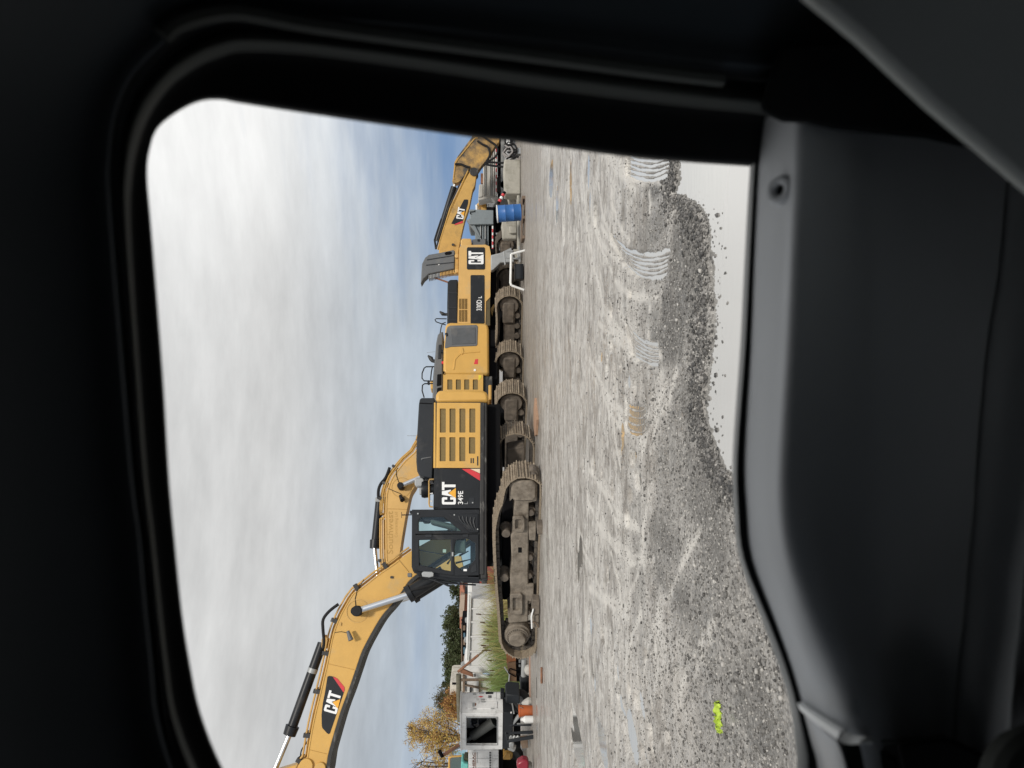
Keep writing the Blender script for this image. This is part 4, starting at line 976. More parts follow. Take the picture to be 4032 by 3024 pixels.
# ================================================================ left side of the yard
Mred2 = mat('red_container_paint', (.34, .06, .045), .6, var=.15, dirt=(.15, .06, .05), amt=.3)
Mbin = mat('white_bin_paint', (.64, .64, .63), .55, var=.05, scale=2, dirt=(.33, .3, .27), amt=.26, dscale=1.8)
fr, t = T('steel_bin', 'long white roll-off bin with vertical ribs behind tall grass', 'bin', Z6(1150, 250), 31)
f = S_(fr, t)
f(ID, mix((Z4, (1262, 988)), (Z4, (1250, 1300)), (Z6, (965, 450)), (Z6, (895, 600)), (Z6, (1330, 640)), (Z6, (1450, 300)), (Z4, (1590, 1000))), 0, 2.4, 'bin_side', Mbin)
f(ID, mix((Z4, (1222, 930)), (Z4, (1262, 930)), (Z4, (1236, 1659)), (Z6, (960, 545)), (Z6, (925, 535)), (Z4, (1200, 1659))), -.12, .1, 'top_rail', Mwhite, bevel=.02)
f(ID, mix((Z4, (1240, 950)), (Z4, (1246, 950)), (Z4, (1222, 1659)), (Z4, (1216, 1659))), -.135, -.11, 'rail_groove', Msteel)
for zf, x0, y in ((Z4, 1262, 1100), (Z4, 1255, 1245), (Z4, 1250, 1405), (Z4, 1245, 1568), (Z6, 960, 395), (Z6, 900, 560)):
    f(zf, [(x0, y - 9), (1560, y - 4), (1560, y + 12), (x0, y + 9)], -.10, .01, 'bin_rib', Mbin, bevel=.03)
for zf, x, y in ((Z4, 1190, 1230), (Z4, 1180, 1445), (Z6, 868, 545)):
    f(zf, [(x, y - 14), (x + 36, y - 30), (x + 46, y + 30), (x + 4, y + 20)], -.1, .15, 'hook', Msteel, bevel=.02)
# steel frame and tailgate to its left
fr, t = T('yard_gate', 'rusty brown framed gate and white panels left of the bin', 'gate', Z6(1150, 720), 30)
f = S_(fr, t)
f(Z6, [(905, 612), (1200, 680), (1190, 830), (905, 830)], 0, .15, 'gate_panel', Mbin)
f(Z6, [(860, 585), (900, 590), (1010, 640), (1005, 670), (865, 625)], -.1, .05, 'frame_bar', Mrust)
f(Z6, [(888, 655), (912, 655), (912, 835), (888, 835)], -.12, .05, 'frame_bar', Mwood)
f(Z6, [(905, 765), (915, 755), (1170, 800), (1165, 818)], -.12, .05, 'frame_bar', Mwood)
f(Z6, rect(1065, 1085, 712, 835), -.1, .05, 'frame_bar', Mwood); f(Z6, rect(965, 985, 790, 840), -.1, .05, 'frame_bar', Mdeck)
f(Z6, [(1000, 625), (1035, 635), (1180, 665), (1180, 680), (1000, 655)], -.1, .05, 'frame_bar', Mwhite)
f(Z6, rect(1015, 1030, 635, 665), -.12, -.05, 'latch', Mdeck)
fr, t = T('utility_pole', 'long greenish wooden pole laid above the white generator roof', 'pole', Z6(850, 900), 29)
MB().tube([fr.loc(Z6(846, 640), 0), fr.loc(Z6(850, 900), 0), fr.loc(Z6(858, 1150), 0)], .11, 12).build('pole', mat('green_wood', (.13, .12, .085), .85, var=.25, stretch=(4, 1, 1), dirt=(.2, .2, .19), amt=.3), t)
for y in (700, 1120): MB().tube([fr.loc(Z6(862, y), 0), Vector((fr.loc(Z6(862, y), 0).x, 0, 0))], .06, 8).build('pole_stand', Mwood, t)
fr, t = T('steel_pole', 'thin rusty pole leaning diagonally across the white bin', 'pole', Z6(1230, 290), 28.5)
MB().tube([fr.loc(Z6(838, 612), 0), fr.loc(Z6(1060, 430), 0)], .055, 8).build('pole', Mrust, t)
MB().tube([fr.loc(Z6(1050, 440), 0), fr.loc(Z6(1240, 280), 0)], .04, 8).build('pole_tip', Mwood, t)
# red container, brick buildings and trailers further back
fr, t = T('shipping_container', 'red container between the cab and the white bin', 'container', Z4(1440, 910), 36)
f = S_(fr, t)
f(Z4, [(1272, 700), (1272, 985), (1560, 985), (1560, 700)], 0, 2.4, 'container_wall', Mred2)
for k in range(8): f(Z4, rect(1275, 1560, 720 + k * 34, 735 + k * 34), -.07, .01, 'corrugation', Mred2)
f(Z4, rect(1222, 1273, 690, 988), -.1, 1.0, 'tarp', Mwhite, bevel=.03)
f(Z4, [(1195, 850), (1225, 870), (1222, 940), (1185, 930)], .2, .5, 'lashing', Mblk)
Mbrick = mat('far_brick', (.40, .17, .11), .9, var=.15, scale=3, dirt=(.3, .2, .16), amt=.3)
Mroof = mat('tan_roof', (.42, .33, .26), .9, var=.12, dirt=(.25, .18, .14), amt=.3)
fr, t = T('brick_house', 'long red brick house with tan roof in front of the dark trees', 'house', Z4(1230, 1130), 85)
f = S_(fr, t)
f(Z4, [(1135, 850), (1135, 1312), (1400, 1312), (1400, 850)], 0, 8, 'wall', Mbrick)
f(Z4, [(1142, 945), (1128, 1100), (1132, 1190), (1178, 1180), (1190, 945)], -1.0, 4, 'roof', Mroof)
f(Z4, [(1165, 850), (1150, 880), (1148, 900), (1185, 915)], -1.2, 3, 'gable', Mbrick)
for y in (1215, 1255, 1290): f(Z4, rect(1150, 1162, y, y + 14), -.12, .05, 'window', Mdark)
fr, t = T('flatbed_trailer', 'dark trailer with blue panels parked behind the white bin', 'trailer', Z6(905, 330), 44)
f = S_(fr, t)
f(Z6, rect(880, 930, 60, 560), 0, 2.0, 'trailer_bed', Mdark)
for k, (y0, y1) in enumerate(((110, 160), (190, 235), (262, 320), (345, 415), (440, 500))):
    f(Z6, rect(893 + (k % 2) * 4, 918, y0, y1), -.1, .05, 'panel', mat('blue_panel', (.07, .14, .19), .6) if k % 2 else Mwood)
f(Z6, rect(873, 884, 100, 560), -.15, .3, 'bed_rail', Mwood)
f(Z6, rect(930, 1150, 200, 260), .4, 1.6, 'axle_box', Mdark)
fr, t = T('portable_cabin', 'small dusty white cabin seen above the wooden pole', 'cabin', Z6(835, 790), 50)
f = S_(fr, t)
f(Z6, [(752, 735), (775, 722), (1100, 722), (1100, 862), (750, 862)], 0, 3, 'cabin_wall', mat('dusty_white', (.62, .58, .5), .8, dirt=(.3, .26, .2), amt=.4, dscale=3))
f(Z6, rect(775, 832, 730, 752), -.06, .05, 'window', Mdark)

# ---------------------------------------------------------------- generator trailer
q = at(Z6(1330, 1062), 21.5)
FG = Fr(q.x, 21.5, -26); FS = Fr(q.x, 21.5, 64)
g = thing('generator_trailer', 'white towable generator with an open end bay on a black chassis, orange bucket beneath', 'generator', FG)
f = S_(FG, g)
def fs(z, pts, o0, o1, name, mt, bevel=0, parent=None, holes=()):
    """panel on the generator's right-hand side (the plane s = o)"""
    q = [FS.loc(z(*p), -o1) for p in pts]
    A = [Vector((o0, v.x, v.z)) for v in q]; B = [Vector((o1, v.x, v.z)) for v in q]
    return MB().prism(B, A).build(name, mt, parent or g, bevel=bevel)
zt = FG.sz(Z6(868, 1062), 0)[1]; zb = FG.sz(Z6(1328, 1062), 0)[1]; sl = FG.sz(Z6(1100, 1460), 0)[0]; wd = FS.sz(Z6(1100, 832), 0)[0]
end = [(sl, zb), (0, zb), (0, zt), (sl, zt)]
opening = P(FG, Z6, rect(932, 1262, 1108, 1402, 3), 0)
MB().slab(end, 0, .05, [opening]).build('end_panel', Mgenw, g, bevel=.01)
fr_o = P(FG, Z6, rect(924, 1270, 1100, 1410, 3), -.01)
MB().slab(fr_o, -.025, .0, [opening]).build('bay_frame', Msteel, g, bevel=.006)
m = MB(); m.box((-.04, .05, zb), (0, wd, zt)); m.build('side_wall', Mgenw, g)
m = MB(); m.box((sl, .05, zb), (sl + .04, wd, zt)); m.box((sl, wd - .04, zb), (0, wd, zt)); m.build('rear_wall', Mgenw, g)
MB().box((sl - .03, -.03, zt - .01), (.03, wd + .03, zt + .03)).build('roof', Mgenw, g, bevel=.012)
MB().box((sl + .04, .05, zb), (-.04, wd - .04, zb + .02)).build('bay_floor', Mdark, g)
m = MB().box((sl + .05, .75, zb), (-.05, .8, zt - .02)); m.box((sl + .045, .06, zb + .02), (sl + .06, .76, zt - .02)); m.box((-.06, .06, zb + .02), (-.045, .76, zt - .02)); m.box((sl + .05, .06, zt - .05), (-.05, .76, zt - .02))
m.build('bulkhead_and_shade_lining', Mdark, g)  # bulkhead plus near-black panels added inside to keep the bay dark
A = FG.loc(Z6(1235, 1150), .3); Bp = FG.loc(Z6(1000, 1310), .3)
MB().tube([A, Bp], .15, 18).build('muffler', mat('dull_grey_steel', (.05, .053, .05), .6, .0, dirt=(.09, .07, .05), amt=.2), g)
MB().tube([Bp, FG.loc(Z6(940, 1360), .3), FG.loc(Z6(862, 1395), .35)], .06, 10).build('exhaust_elbow', Msteel, g)
for (x, y, r) in ((1110, 1170, .14), (1015, 1160, .1)):
    s, z = FG.sz(Z6(x, y), .5); MB().lathe((s, .5, z), [(0, 0), (r * .4, 0), (r * .5, .04), (r * .9, .04), (r, .0), (r, .1)], 20, 'y').build('pulley', Mhood, g)
f(Z6, rect(1090, 1225, 1325, 1340), .4, .5, 'bracket', Mrust); f(Z6, rect(990, 1240, 1345, 1398), .55, .6, 'bracket', Mhood)
MB().tube([FG.loc(Z6(*a), .45) for a in ((990, 1180), (1030, 1220), (1010, 1260), (1080, 1290))], .03, 7).build('hose', Mrub, g)
for (x, y) in ((995, 1345), (1010, 1365), (1035, 1385), (1180, 1380)): f(Z6, rect(x, x + 7, y, y + 7), .3, .33, 'bolt', Mletw)
p0, p1 = FG.loc(Z6(865, 1398), .35), FG.loc(Z6(690, 1512), .35)
MB().tube([p0, p1], .05, 12).build('exhaust_stack', Mrust, g)
MB().tube([p1, FG.loc(Z6(665, 1530), .35), FG.loc(Z6(640, 1478), .35)], [.055, .06, .065], 10).build('rain_cap', Mdark, g)
# side doors
fs(Z6, [(948, 935), (1262, 932), (1270, 950), (1265, 1008), (948, 1012)], -.01, .018, 'door', Mgenw, .01)
fs(Z6, [(948, 842), (1255, 838), (1262, 925), (948, 930)], -.01, .012, 'door', Mgenw, .008)
for q_ in (rect(1090, 1135, 930, 942), rect(1088, 1128, 904, 918), rect(1000, 1035, 846, 856), rect(1000, 1035, 1006, 1015), rect(1195, 1230, 1004, 1013), rect(1068, 1120, 835, 845)):
    fs(Z6, q_, .01, .035, 'latch', Msteel, .004)
fs(Z6, rect(1140, 1222, 828, 850, 4), .0, .03, 'grab_handle', Mblk, .006)
fs(Z6, [(1085, 890), (1118, 882), (1085, 874), (1058, 882)], .012, .016, 'warning_sticker', Mred)
fs(Z6, rect(1168, 1204, 866, 896), .012, .016, 'sticker', Msteel); fs(Z6, rect(995, 1020, 945, 990), .018, .022, 'sticker', Msteel); fs(Z6, [(1024, 945), (1040, 960), (1028, 990), (1022, 975)], .018, .022, 'sticker', Mrust)
for j in range(4): fs(Z6, rect(1170 + j * 9, 1175 + j * 9, 868, 894), .016, .018, 'print', Mblk)
# black chassis
zc0 = FG.sz(Z6(1440, 1062), 0)[1]
MB().box((sl + .02, .02, zc0), (-.01, wd, zb - .003)).build('chassis', Mblk, g, bevel=.02)
fs(Z6, [(1440, 1062), (1455, 1062), (1425, 890), (1310, 885), (1310, 895), (1415, 905)], .0, .04, 'chassis_edge', Msteel, .004)
fs(Z6, rect(1410, 1425, 1045, 1058, 4), .0, .03, 'side_lamp', Mletw)
fdr = [FS.loc(Z6(*p), -.35) for p in ((1350, 775), (1358, 745), (1390, 730), (1505, 740), (1512, 890), (1360, 880))]
MB().prism([Vector((.42, v.x, v.z)) for v in fdr], [Vector((.06, v.x, v.z)) for v in fdr]).build('mudguard', Mhood, g, bevel=.03)
c = FS.loc(Z6(1450, 760), -.3)
wl = MB().lathe((0, 0, 0), [(.12, .02), (.2, .0), (.31, .02), (.34, .06), (.34, .2), (.31, .24), (.1, .24)], 28, 'y').build('wheel', Mtyre, g, loc=(.06, c.x - .35, .36))
wl.rotation_euler = (0, 0, R(60))
MB().lathe((0, 0, 0), [(0, .05), (.08, .05), (.12, .02), (.2, .03), (.2, .1)], 24, 'y').build('rim', Msteel, wl)
fs(Z6, rect(1300, 1345, 785, 850), .05, .3, 'battery_tray', Mblk, .02)
# running gear below
m = MB()
for (a, b, r) in (((1385, 1230), (1510, 1080), .06), ((1430, 1200), (1430, 1400), .045), ((1400, 1420), (1450, 1440), .12), ((1480, 1180), (1640, 1180), .03)):
    m.tube([FG.loc(Z6(*a), .1), FG.loc(Z6(*b), .1)], r, 10)
m.build('running_gear', Msteel, g)
f(Z6, rect(1330, 1520, 1060, 1440), .5, .9, 'axle', Mdark)
f(Z6, [(1520, 1400), (1600, 1395), (1605, 1440), (1540, 1450)], -.2, .1, 'jack_foot', Mwood, bevel=.01)
f(Z6, rect(1395, 1450, 1385, 1450, 12), -.15, .1, 'coupling', Msteel, bevel=.03)
# black frame leaning at the front
fr, t = T('equipment_rack', 'black flat steel frame standing in front of the open generator', 'frame', Z6(1680, 1320), 20.4)
f = S_(fr, t)
f(Z6, [(1378, 1388), (1375, 1360), (1685, 1302), (1690, 1338)], 0, .06, 'frame_bar', Mhood, bevel=.008)
f(Z6, [(1360, 1292), (1358, 1278), (1650, 1258), (1662, 1285), (1640, 1290)], .1, .16, 'frame_bar', Mhood, bevel=.008)
f(Z6, [(1352, 1285), (1366, 1280), (1390, 1395), (1372, 1400)], .02, .12, 'frame_bar', Mhood, bevel=.008)
f(Z6, [(1400, 1200), (1412, 1196), (1640, 1185), (1640, 1205)], .25, .3, 'frame_bar', Mhood, bevel=.006)
MB().tube(crom([fr.loc(Z6(1400 + j * 18, 1325 + 14 * (-1) ** j), .1) for j in range(7)], 3), .03, 6).build('chain', Msteel, t)
# bucket, can and rubbish
def prop(name, label, cat, px, y): return T(name, label, cat, px, y)
fr, t = prop('plastic_bucket', 'orange plastic bucket under the white generator', 'bucket', Z6(1645, 1035), 20.9)
h_ = fr.sz(Z6(1502, 1035), -.2)[1]; r_ = (fr.sz(Z6(1600, 970), -.15)[0] - fr.sz(Z6(1600, 1098), -.15)[0]) / 2
mo = mat('orange_plastic', (.48, .12, .035), .5, var=.15, dirt=(.2, .09, .05), amt=.4)
MB().lathe((0, 0, 0), [(0, .01), (r_ * .82, .0), (r_ * .84, .01), (r_ * .98, h_ * .9), (r_ * 1.04, h_ * .91), (r_ * 1.04, h_), (r_ * .95, h_), (r_ * .8, .03), (0, .03)], 28).build('bucket_body', mo, t)
MB().tube([(r_ * math.cos(a), r_ * .3 * math.sin(a) - r_ * .9, h_ * .92 - .12 * math.sin(a)) for a in [math.pi * k / 10 for k in range(11)]], .008, 6).build('handle', Msteel, t)
fr, t = prop('fuel_can', 'dark red fuel can at the bottom edge beside the yellow loader', 'fuel can', Z6(1608, 1610), 20.2)
f = S_(fr, t)
f(Z6, [(1545, 1572), (1590, 1578), (1612, 1600), (1608, 1680), (1560, 1720), (1500, 1700), (1475, 1640), (1490, 1605)], -.15, .15, 'can_body', mat('red_plastic', (.27, .022, .04), .35, var=.1), bevel=.05)
f(Z6, [(1480, 1640), (1495, 1610), (1505, 1615), (1492, 1655), (1505, 1690), (1492, 1695)], -.04, .04, 'handle', mat('red_plastic_handle', (.22, .02, .035), .35), bevel=.015)
f(Z6, rect(1560, 1600, 1585, 1600, 4), -.06, .06, 'spout', Mblk)
fr, t = prop('stone', 'pale stone next to the dark red fuel can', 'stone', Z6(1625, 1650), 20.3)
f = S_(fr, t); f(Z6, [(1600, 1630), (1620, 1622), (1648, 1640), (1650, 1690), (1605, 1680)], -.1, .15, 'stone', Mconc, bevel=.04)
# flatbed with rust panel
fr, t = prop('flatbed_deck', 'low flatbed with an orange rusty side board and tools, left of the big track', 'flatbed', Z6(1640, 620), 23.5)
f = S_(fr, t)
Mob = mat('orange_rust_board', (.50, .19, .08), .75, var=.25, scale=4, dirt=(.35, .27, .2), amt=.4, dscale=2)
Mtanb = mat('tan_board', (.36, .22, .13), .8, var=.2, scale=4, dirt=(.2, .14, .1), amt=.3)
f(Z6, [(1362, 400), (1470, 400), (1470, 500), (1370, 520)], 0, .08, 'side_board', Mob, bevel=.01)
f(Z6, [(1370, 520), (1400, 500), (1468, 490), (1478, 720), (1400, 715)], .0, .08, 'side_board', Mtanb, bevel=.01)
MB().tube([fr.loc(Z6(*a), -.05) for a in ((1345, 560), (1400, 640), (1392, 720))], .025, 6).build('hand_rail', Mletw, t)
for a in (((1388, 620), (1405, 575)), ((1405, 575), (1475, 600)), ((1388, 622), (1470, 665))): MB().tube([fr.loc(Z6(*a[0]), -.08), fr.loc(Z6(*a[1]), -.08)], .02, 6).build('tool_frame', Mdark, t)
f(Z6, rect(1470, 1540, 480, 720), .3, .9, 'deck', Mdark)
for y in (520, 580, 640): f(Z6, rect(1472, 1535, y, y + 12), -.1, .0, 'deck_post', Mdark)
f(Z6, rect(1500, 1520, 480, 560), -.05, .0, 'deck_rail', Msteel)
f(Z6, rect(1590, 1650, 470, 850), .1, .3, 'sleeper', Mwood, bevel=.02)
fr, t = prop('steel_pipe', 'short grey pipe lying on the flatbed behind the track', 'pipe', Z6(1565, 700), 22.6)
MB().tube([fr.loc(Z6(1560, 475), 0), fr.loc(Z6(1555, 660), 0)], .09, 14).build('pipe', Msteel, t)
MB().tube([fr.loc(Z6(1560, 660), 0), fr.loc(Z6(1562, 830), 0)], .15, 14).build('pipe_sleeve', Mhood, t)
fr, t = prop('timber_plank', 'long pinkish plank on the ground in front of the flatbed', 'plank', Z6(1655, 700), 21.9)
MB().hexa([(-1.15, 0, .0), (1.3, .15, .0), (1.3, .3, .0), (-1.15, .15, .0)], [(-1.15, 0, .05), (1.3, .15, .05), (1.3, .3, .05), (-1.15, .15, .05)]).build('plank', mat('pink_wood', (.38, .24, .18), .8, var=.2, stretch=(.3, 3, 3)), t)
fr, t = prop('plastic_sack', 'crumpled white sack behind the flatbed pipe', 'sack', Z6(1650, 590), 22.2)
MB().lathe((0, 0, 0), [(0, 0), (.14, .01), (.17, .06), (.14, .14), (.05, .19), (0, .2)], 9).build('sack', Mlgrey, t, smooth=None)
fr, t = prop('plastic_sack', 'crumpled white sack beside the orange bucket', 'sack', Z6(1610, 950), 21.6)
MB().lathe((0, 0, 0), [(0, 0), (.16, .02), (.17, .1), (.1, .22), (.03, .3), (0, .31)], 9).build('sack', Mlgrey, t, smooth=None)
fr, t = prop('plastic_bottle', 'white plastic bottle left of the orange bucket', 'bottle', Z6(1600, 1130), 20.6)
MB().lathe((0, 0, 0), [(0, 0), (.09, .0), (.1, .03), (.1, .25), (.04, .33), (.04, .38), (0, .38)], 16).build('bottle', Mwhite, t)
# ---------------------------------------------------------------- second generator and yellow loader at the lower edge
fr, t = T('generator_box', 'white generator box lettered along its side, left of the open one', 'generator', Z6(1280, 1560), 24, -4)
f = S_(fr, t)
f(Z6, [(952, 1470), (1282, 1462), (1282, 1900), (955, 1900)], 0, 1.2, 'housing', Mgenw, bevel=.02)
text_on(fr, Z6, ((1022, 1735), (996, 1735), (996, 1490), (1022, 1490)), -.006, t, 'GENERAC', mat('brown_print', (.16, .07, .04), .5), bold=.03)
f(Z6, rect(1028, 1034, 1490, 1740), -.008, .0, 'stripe', Mrust, smooth=None)
text_on(fr, Z6, ((1056, 1602), (1044, 1602), (1044, 1490), (1056, 1490)), -.006, t, 'MAGNUM', mat('grey_print', (.1, .1, .1), .5), bold=.0)
for k in range(14): f(Z6, rect(1180, 1202, 1484 + k * 18, 1495 + k * 18), -.004, .01, 'vent_slot', Mdark, smooth=None)
f(Z6, rect(1203, 1210, 1480, 1760), -.03, .0, 'vent_hood', Mgenw)
for y in (1555, 1655): f(Z6, rect(960, 1275, y, y + 3), -.003, .0, 'panel_joint', Msteel, smooth=None)
f(Z6, rect(1282, 1330, 1490, 1900), .3, 1.1, 'skid', Mdark)
f(Z6, rect(1330, 1480, 1700, 1760), .3, 1.0, 'leg', Mdark); f(Z6, rect(1330, 1480, 1850, 1890), .3, 1.0, 'leg', Mdark)
fr, t = T('wheel_loader', 'yellow wheel loader with glazed cab behind the lettered generator box', 'loader', Z6(1400, 1560), 27)
f = S_(fr, t)
f(Z6, [(732, 1540), (950, 1520), (950, 1534), (770, 1548), (752, 1560), (752, 1800), (732, 1800)], 0, .1, 'cab_frame', Myel, bevel=.02)
f(Z6, rect(905, 950, 1540, 1800), .0, .1, 'cab_frame', Myel, bevel=.02)
pn = MB().slab(P(fr, Z6, [(768, 1550), (905, 1538), (905, 1780), (752, 1780)], .05), .05, .06).build('window_pane', Mglass, t)
pn = MB().slab(P(fr, Z6, [(775, 1478), (925, 1465), (925, 1505), (775, 1515)], .05), .05, .06).build('window_pane', Mglass, t)
f(Z6, [(772, 1470), (920, 1400), (928, 1405), (928, 1415), (790, 1475), (780, 1515), (772, 1515)], 0, .08, 'cab_frame', Mgreyh)
f(Z6, rect(752, 950, 1540, 1800), 1.0, 1.05, 'cab_wall', Mgreyh)
f(Z6, [(1282, 1462), (1392, 1460), (1438, 1500), (1430, 1560), (1300, 1608), (1280, 1612)], -.4, .4, 'mudguard', Myel, bevel=.04)
MB().tube([fr.loc(Z6(*a), -.45) for a in ((1300, 1610), (1370, 1490), (1400, 1500), (1412, 1620), (1405, 1700))], .03, 6).build('brake_hose', Mpipe, t)
f(Z6, [(1285, 1615), (1440, 1560), (1470, 1640), (1470, 1850), (1285, 1850)], -.3, .6, 'chassis', mat('brown_dirt_steel', (.09, .07, .05), .8, var=.3), bevel=.03)
f(Z6, rect(940, 1290, 1560, 1850), .3, 1.0, 'engine_cover', Myel)
MB().lathe((fr.sz(Z6(1500, 1540), 0)[0], -.4, .55), [(0, .05), (.2, .05), (.3, .1), (.5, 0), (.55, .08), (.55, .5), (0, .5)], 24, 'y').build('wheel', Mtyre, t)
fr, t = T('teal_bucket', 'teal excavating bucket resting on the lettered generator box', 'bucket', Z6(950, 1640), 25.2)
f = S_(fr, t)
f(Z6, [(948, 1620), (905, 1612), (900, 1592), (875, 1590), (870, 1640), (872, 1800), (948, 1800)], 0, .6, 'bucket_body', mat('teal_paint', (.12, .42, .38), .5, dirt=(.3, .3, .28), amt=.25), bevel=.03)
f(Z6, rect(905, 948, 1548, 1618, 8), .2, .6, 'bracket', mat('dark_olive', (.05, .05, .025), .7))
# ================================================================ trees and reeds
def leaf_mat(name, col, var=.35):
    m = bpy.data.materials.new(name); m.use_nodes = True; t = m.node_tree; b = t.nodes['Principled BSDF']
    oi = t.nodes.new('ShaderNodeNewGeometry'); hs = t.nodes.new('ShaderNodeHueSaturation'); hs.inputs['Color'].default_value = (*col, 1)
    mr = t.nodes.new('ShaderNodeMapRange'); mr.inputs[3].default_value = 1 - var; mr.inputs[4].default_value = 1 + var
    t.links.new(oi.outputs['Random Per Island'], mr.inputs[0]); t.links.new(mr.outputs[0], hs.inputs['Value'])
    mr2 = t.nodes.new('ShaderNodeMapRange'); mr2.inputs[3].default_value = .47; mr2.inputs[4].default_value = .53
    t.links.new(oi.outputs['Random Per Island'], mr2.inputs[0]); t.links.new(mr2.outputs[0], hs.inputs['Hue'])
    t.links.new(hs.outputs[0], b.inputs['Base Color']); b.inputs['Roughness'].default_value = .7
    tl = t.nodes.new('ShaderNodeBsdfTranslucent'); t.links.new(hs.outputs[0], tl.inputs[0])
    mxs = t.nodes.new('ShaderNodeMixShader'); mxs.inputs[0].default_value = .3
    t.links.new(b.outputs[0], mxs.inputs[1]); t.links.new(tl.outputs[0], mxs.inputs[2]); t.links.new(mxs.outputs[0], t.nodes['Material Output'].inputs[0])
    return m
Lgreen = leaf_mat('dark_green_leaves', (.072, .088, .034)); Lolive = leaf_mat('olive_leaves', (.13, .11, .045))
Lyel = leaf_mat('autumn_leaves', (.60, .41, .14)); Lora = leaf_mat('orange_brown_leaves', (.40, .21, .07))
Mbark = mat('bark', (.09, .07, .055), .9, var=.3, scale=8)
def tree(name, label, px, y, blobs, leafm, n, lsz, group='trees behind the yard', bare=0):
    """blobs: (pixel, radius m, depth offset)"""
    fr, t = T(name, label, 'tree', px, y, 0, group)
    cs = [(fr.loc(p, dw), r * (.52 if y > 80 else .56)) for p, r, dw in blobs]
    topz = max(c.z for c, r in cs); m = MB()
    base_ = Vector((0, 0, 0)); mid = Vector((rnd.uniform(-.3, .3), 0, topz * .45))
    m.tube([base_, mid * .5 + Vector((.1, 0, 0)), mid, Vector((mid.x * 1.5, 0, topz * .8))], [.25, .2, .13, .05], 8)
    for c, r in cs:
        st = base_.lerp(mid, rnd.uniform(.6, 1)); md = st.lerp(c, .5) + Vector((0, 0, -.2))
        m.tube([st, md, c, c + Vector((rnd.uniform(-.4, .4), 0, r * .7))], [.09, .06, .035, .01], 5)
        for k in range(3 + bare * 4):
            d = Vector((rnd.gauss(0, 1), rnd.gauss(0, 1), rnd.gauss(0.4, 1))).normalized() * r * (1 + .25 * bare)
            m.tube([c, c + d * .5 + Vector((0, 0, .1)), c + d], [.025, .016, .006], 4)
    m.build('trunk', Mbark, t)
    g_ = np.random.default_rng(rnd.randint(0, 9999)); vs = []; tot = sum(r * r for c, r in cs)
    for c, r in cs:
        k = int(n * r * r / tot)
        # small twig clusters inside the blob, so the crown breaks into clumps with gaps
        nc = max(12, k // 30)
        dirs = g_.normal(size=(nc, 3)); dirs /= np.linalg.norm(dirs, axis=1)[:, None]
        cen = np.array(c) + dirs * (r * g_.uniform(.25, 1.08, (nc, 1)) ** .8)
        ci = g_.integers(0, nc, k)
        pos = cen[ci] + g_.normal(size=(k, 3)) * r * .15
        for p in pos:
            a = g_.normal(size=3); a /= np.linalg.norm(a); b = np.cross(a, g_.normal(size=3)); b /= np.linalg.norm(b) + 1e-9
            s = lsz * g_.uniform(.6, 1.3)
            vs += [p - a * s, p + b * s * .5, p + a * s, p - b * s * .5]
    vs = np.array(vs); nq = len(vs) // 4
    me = bpy.data.meshes.new('crown'); me.from_pydata(vs.tolist(), [], [(4 * i, 4 * i + 1, 4 * i + 2, 4 * i + 3) for i in range(nq)])
    link('crown', me, leafm, t)
    return t
tree('evergreen_tree', 'dark green evergreen directly above the brick house roof', Z6(900, 110), 92, [(Z6(800, 60), 3.1, 0), (Z6(790, 170), 3.0, 1), (Z6(780, 20), 2.6, -1), (Z6(830, 260), 2.4, 0), (Z6(850, 110), 2.5, -1), (Z6(740, 130), 1.6, 0), (Z6(765, 215), 2.0, 0)], Lgreen, 8000, .14)
tree('evergreen_tree', 'middle dark green evergreen with a notched top, above the blue-panelled trailer', Z6(900, 400), 96, [(Z6(800, 330), 2.4, 0), (Z6(780, 460), 2.7, 1), (Z6(825, 400), 2.6, 0), (Z6(745, 470), 1.5, 0), (Z6(840, 490), 2.2, -1)], Lgreen, 6800, .14)
tree('evergreen_tree', 'dark green evergreen beside the small white cabin', Z6(900, 610), 88, [(Z6(790, 560), 2.2, 0), (Z6(800, 640), 2.3, 0), (Z6(840, 600), 2.2, -1), (Z6(775, 620), 1.6, 1)], Lgreen, 6000, .14)
tree('evergreen_tree', 'small dark evergreen poking up behind the white cabin', Z6(900, 745), 94, [(Z6(725, 745), 1.4, 0), (Z6(770, 750), 1.8, 0), (Z6(820, 740), 1.9, 0)], Lgreen, 1800, .16)
tree('evergreen_tree', 'small dark tree peeping out beside the cab guard bars', Z4(1200, 900), 95, [(Z4(1085, 870), 1.6, 0), (Z4(1110, 920), 1.6, 0), (Z4(1150, 900), 2.2, 0), (Z4(1130, 1020), 1.6, 0), (Z4(1110, 1110), 1.7, 0)], Lgreen, 2400, .16)
tree('broadleaf_tree', 'olive brown tree with thin bare top twigs, right of the yellow one', Z6(860, 960), 56, [(Z6(690, 880), 1.6, 0), (Z6(700, 1000), 1.8, 0), (Z6(760, 830), 1.1, 0), (Z6(640, 930), 1.0, 0), (Z6(790, 1000), 1.8, 0)], Lolive, 4600, .07, bare=1)
tree('broadleaf_tree', 'orange brown bush between the olive tree and the pole', Z6(860, 930), 50, [(Z6(770, 930), 1.3, 0), (Z6(800, 890), 1.0, 0), (Z6(800, 1040), 1.2, 0)], Lora, 2400, .07)
tree('broadleaf_tree', 'tall golden yellow autumn tree behind the generators', Z6(900, 1330), 52, [(Z6(430, 1270), 1.7, 0), (Z6(370, 1330), 1.3, 0), (Z6(560, 1150), 1.6, 0), (Z6(620, 1290), 2.1, 0), (Z6(540, 1400), 1.7, 0), (Z6(740, 1130), 1.7, 0), (Z6(770, 1330), 2.4, 0), (Z6(500, 1260), 1.8, 1), (Z6(650, 1450), 1.6, 0), (Z6(330, 1230), .8, 0)], Lyel, 11000, .06, bare=1)
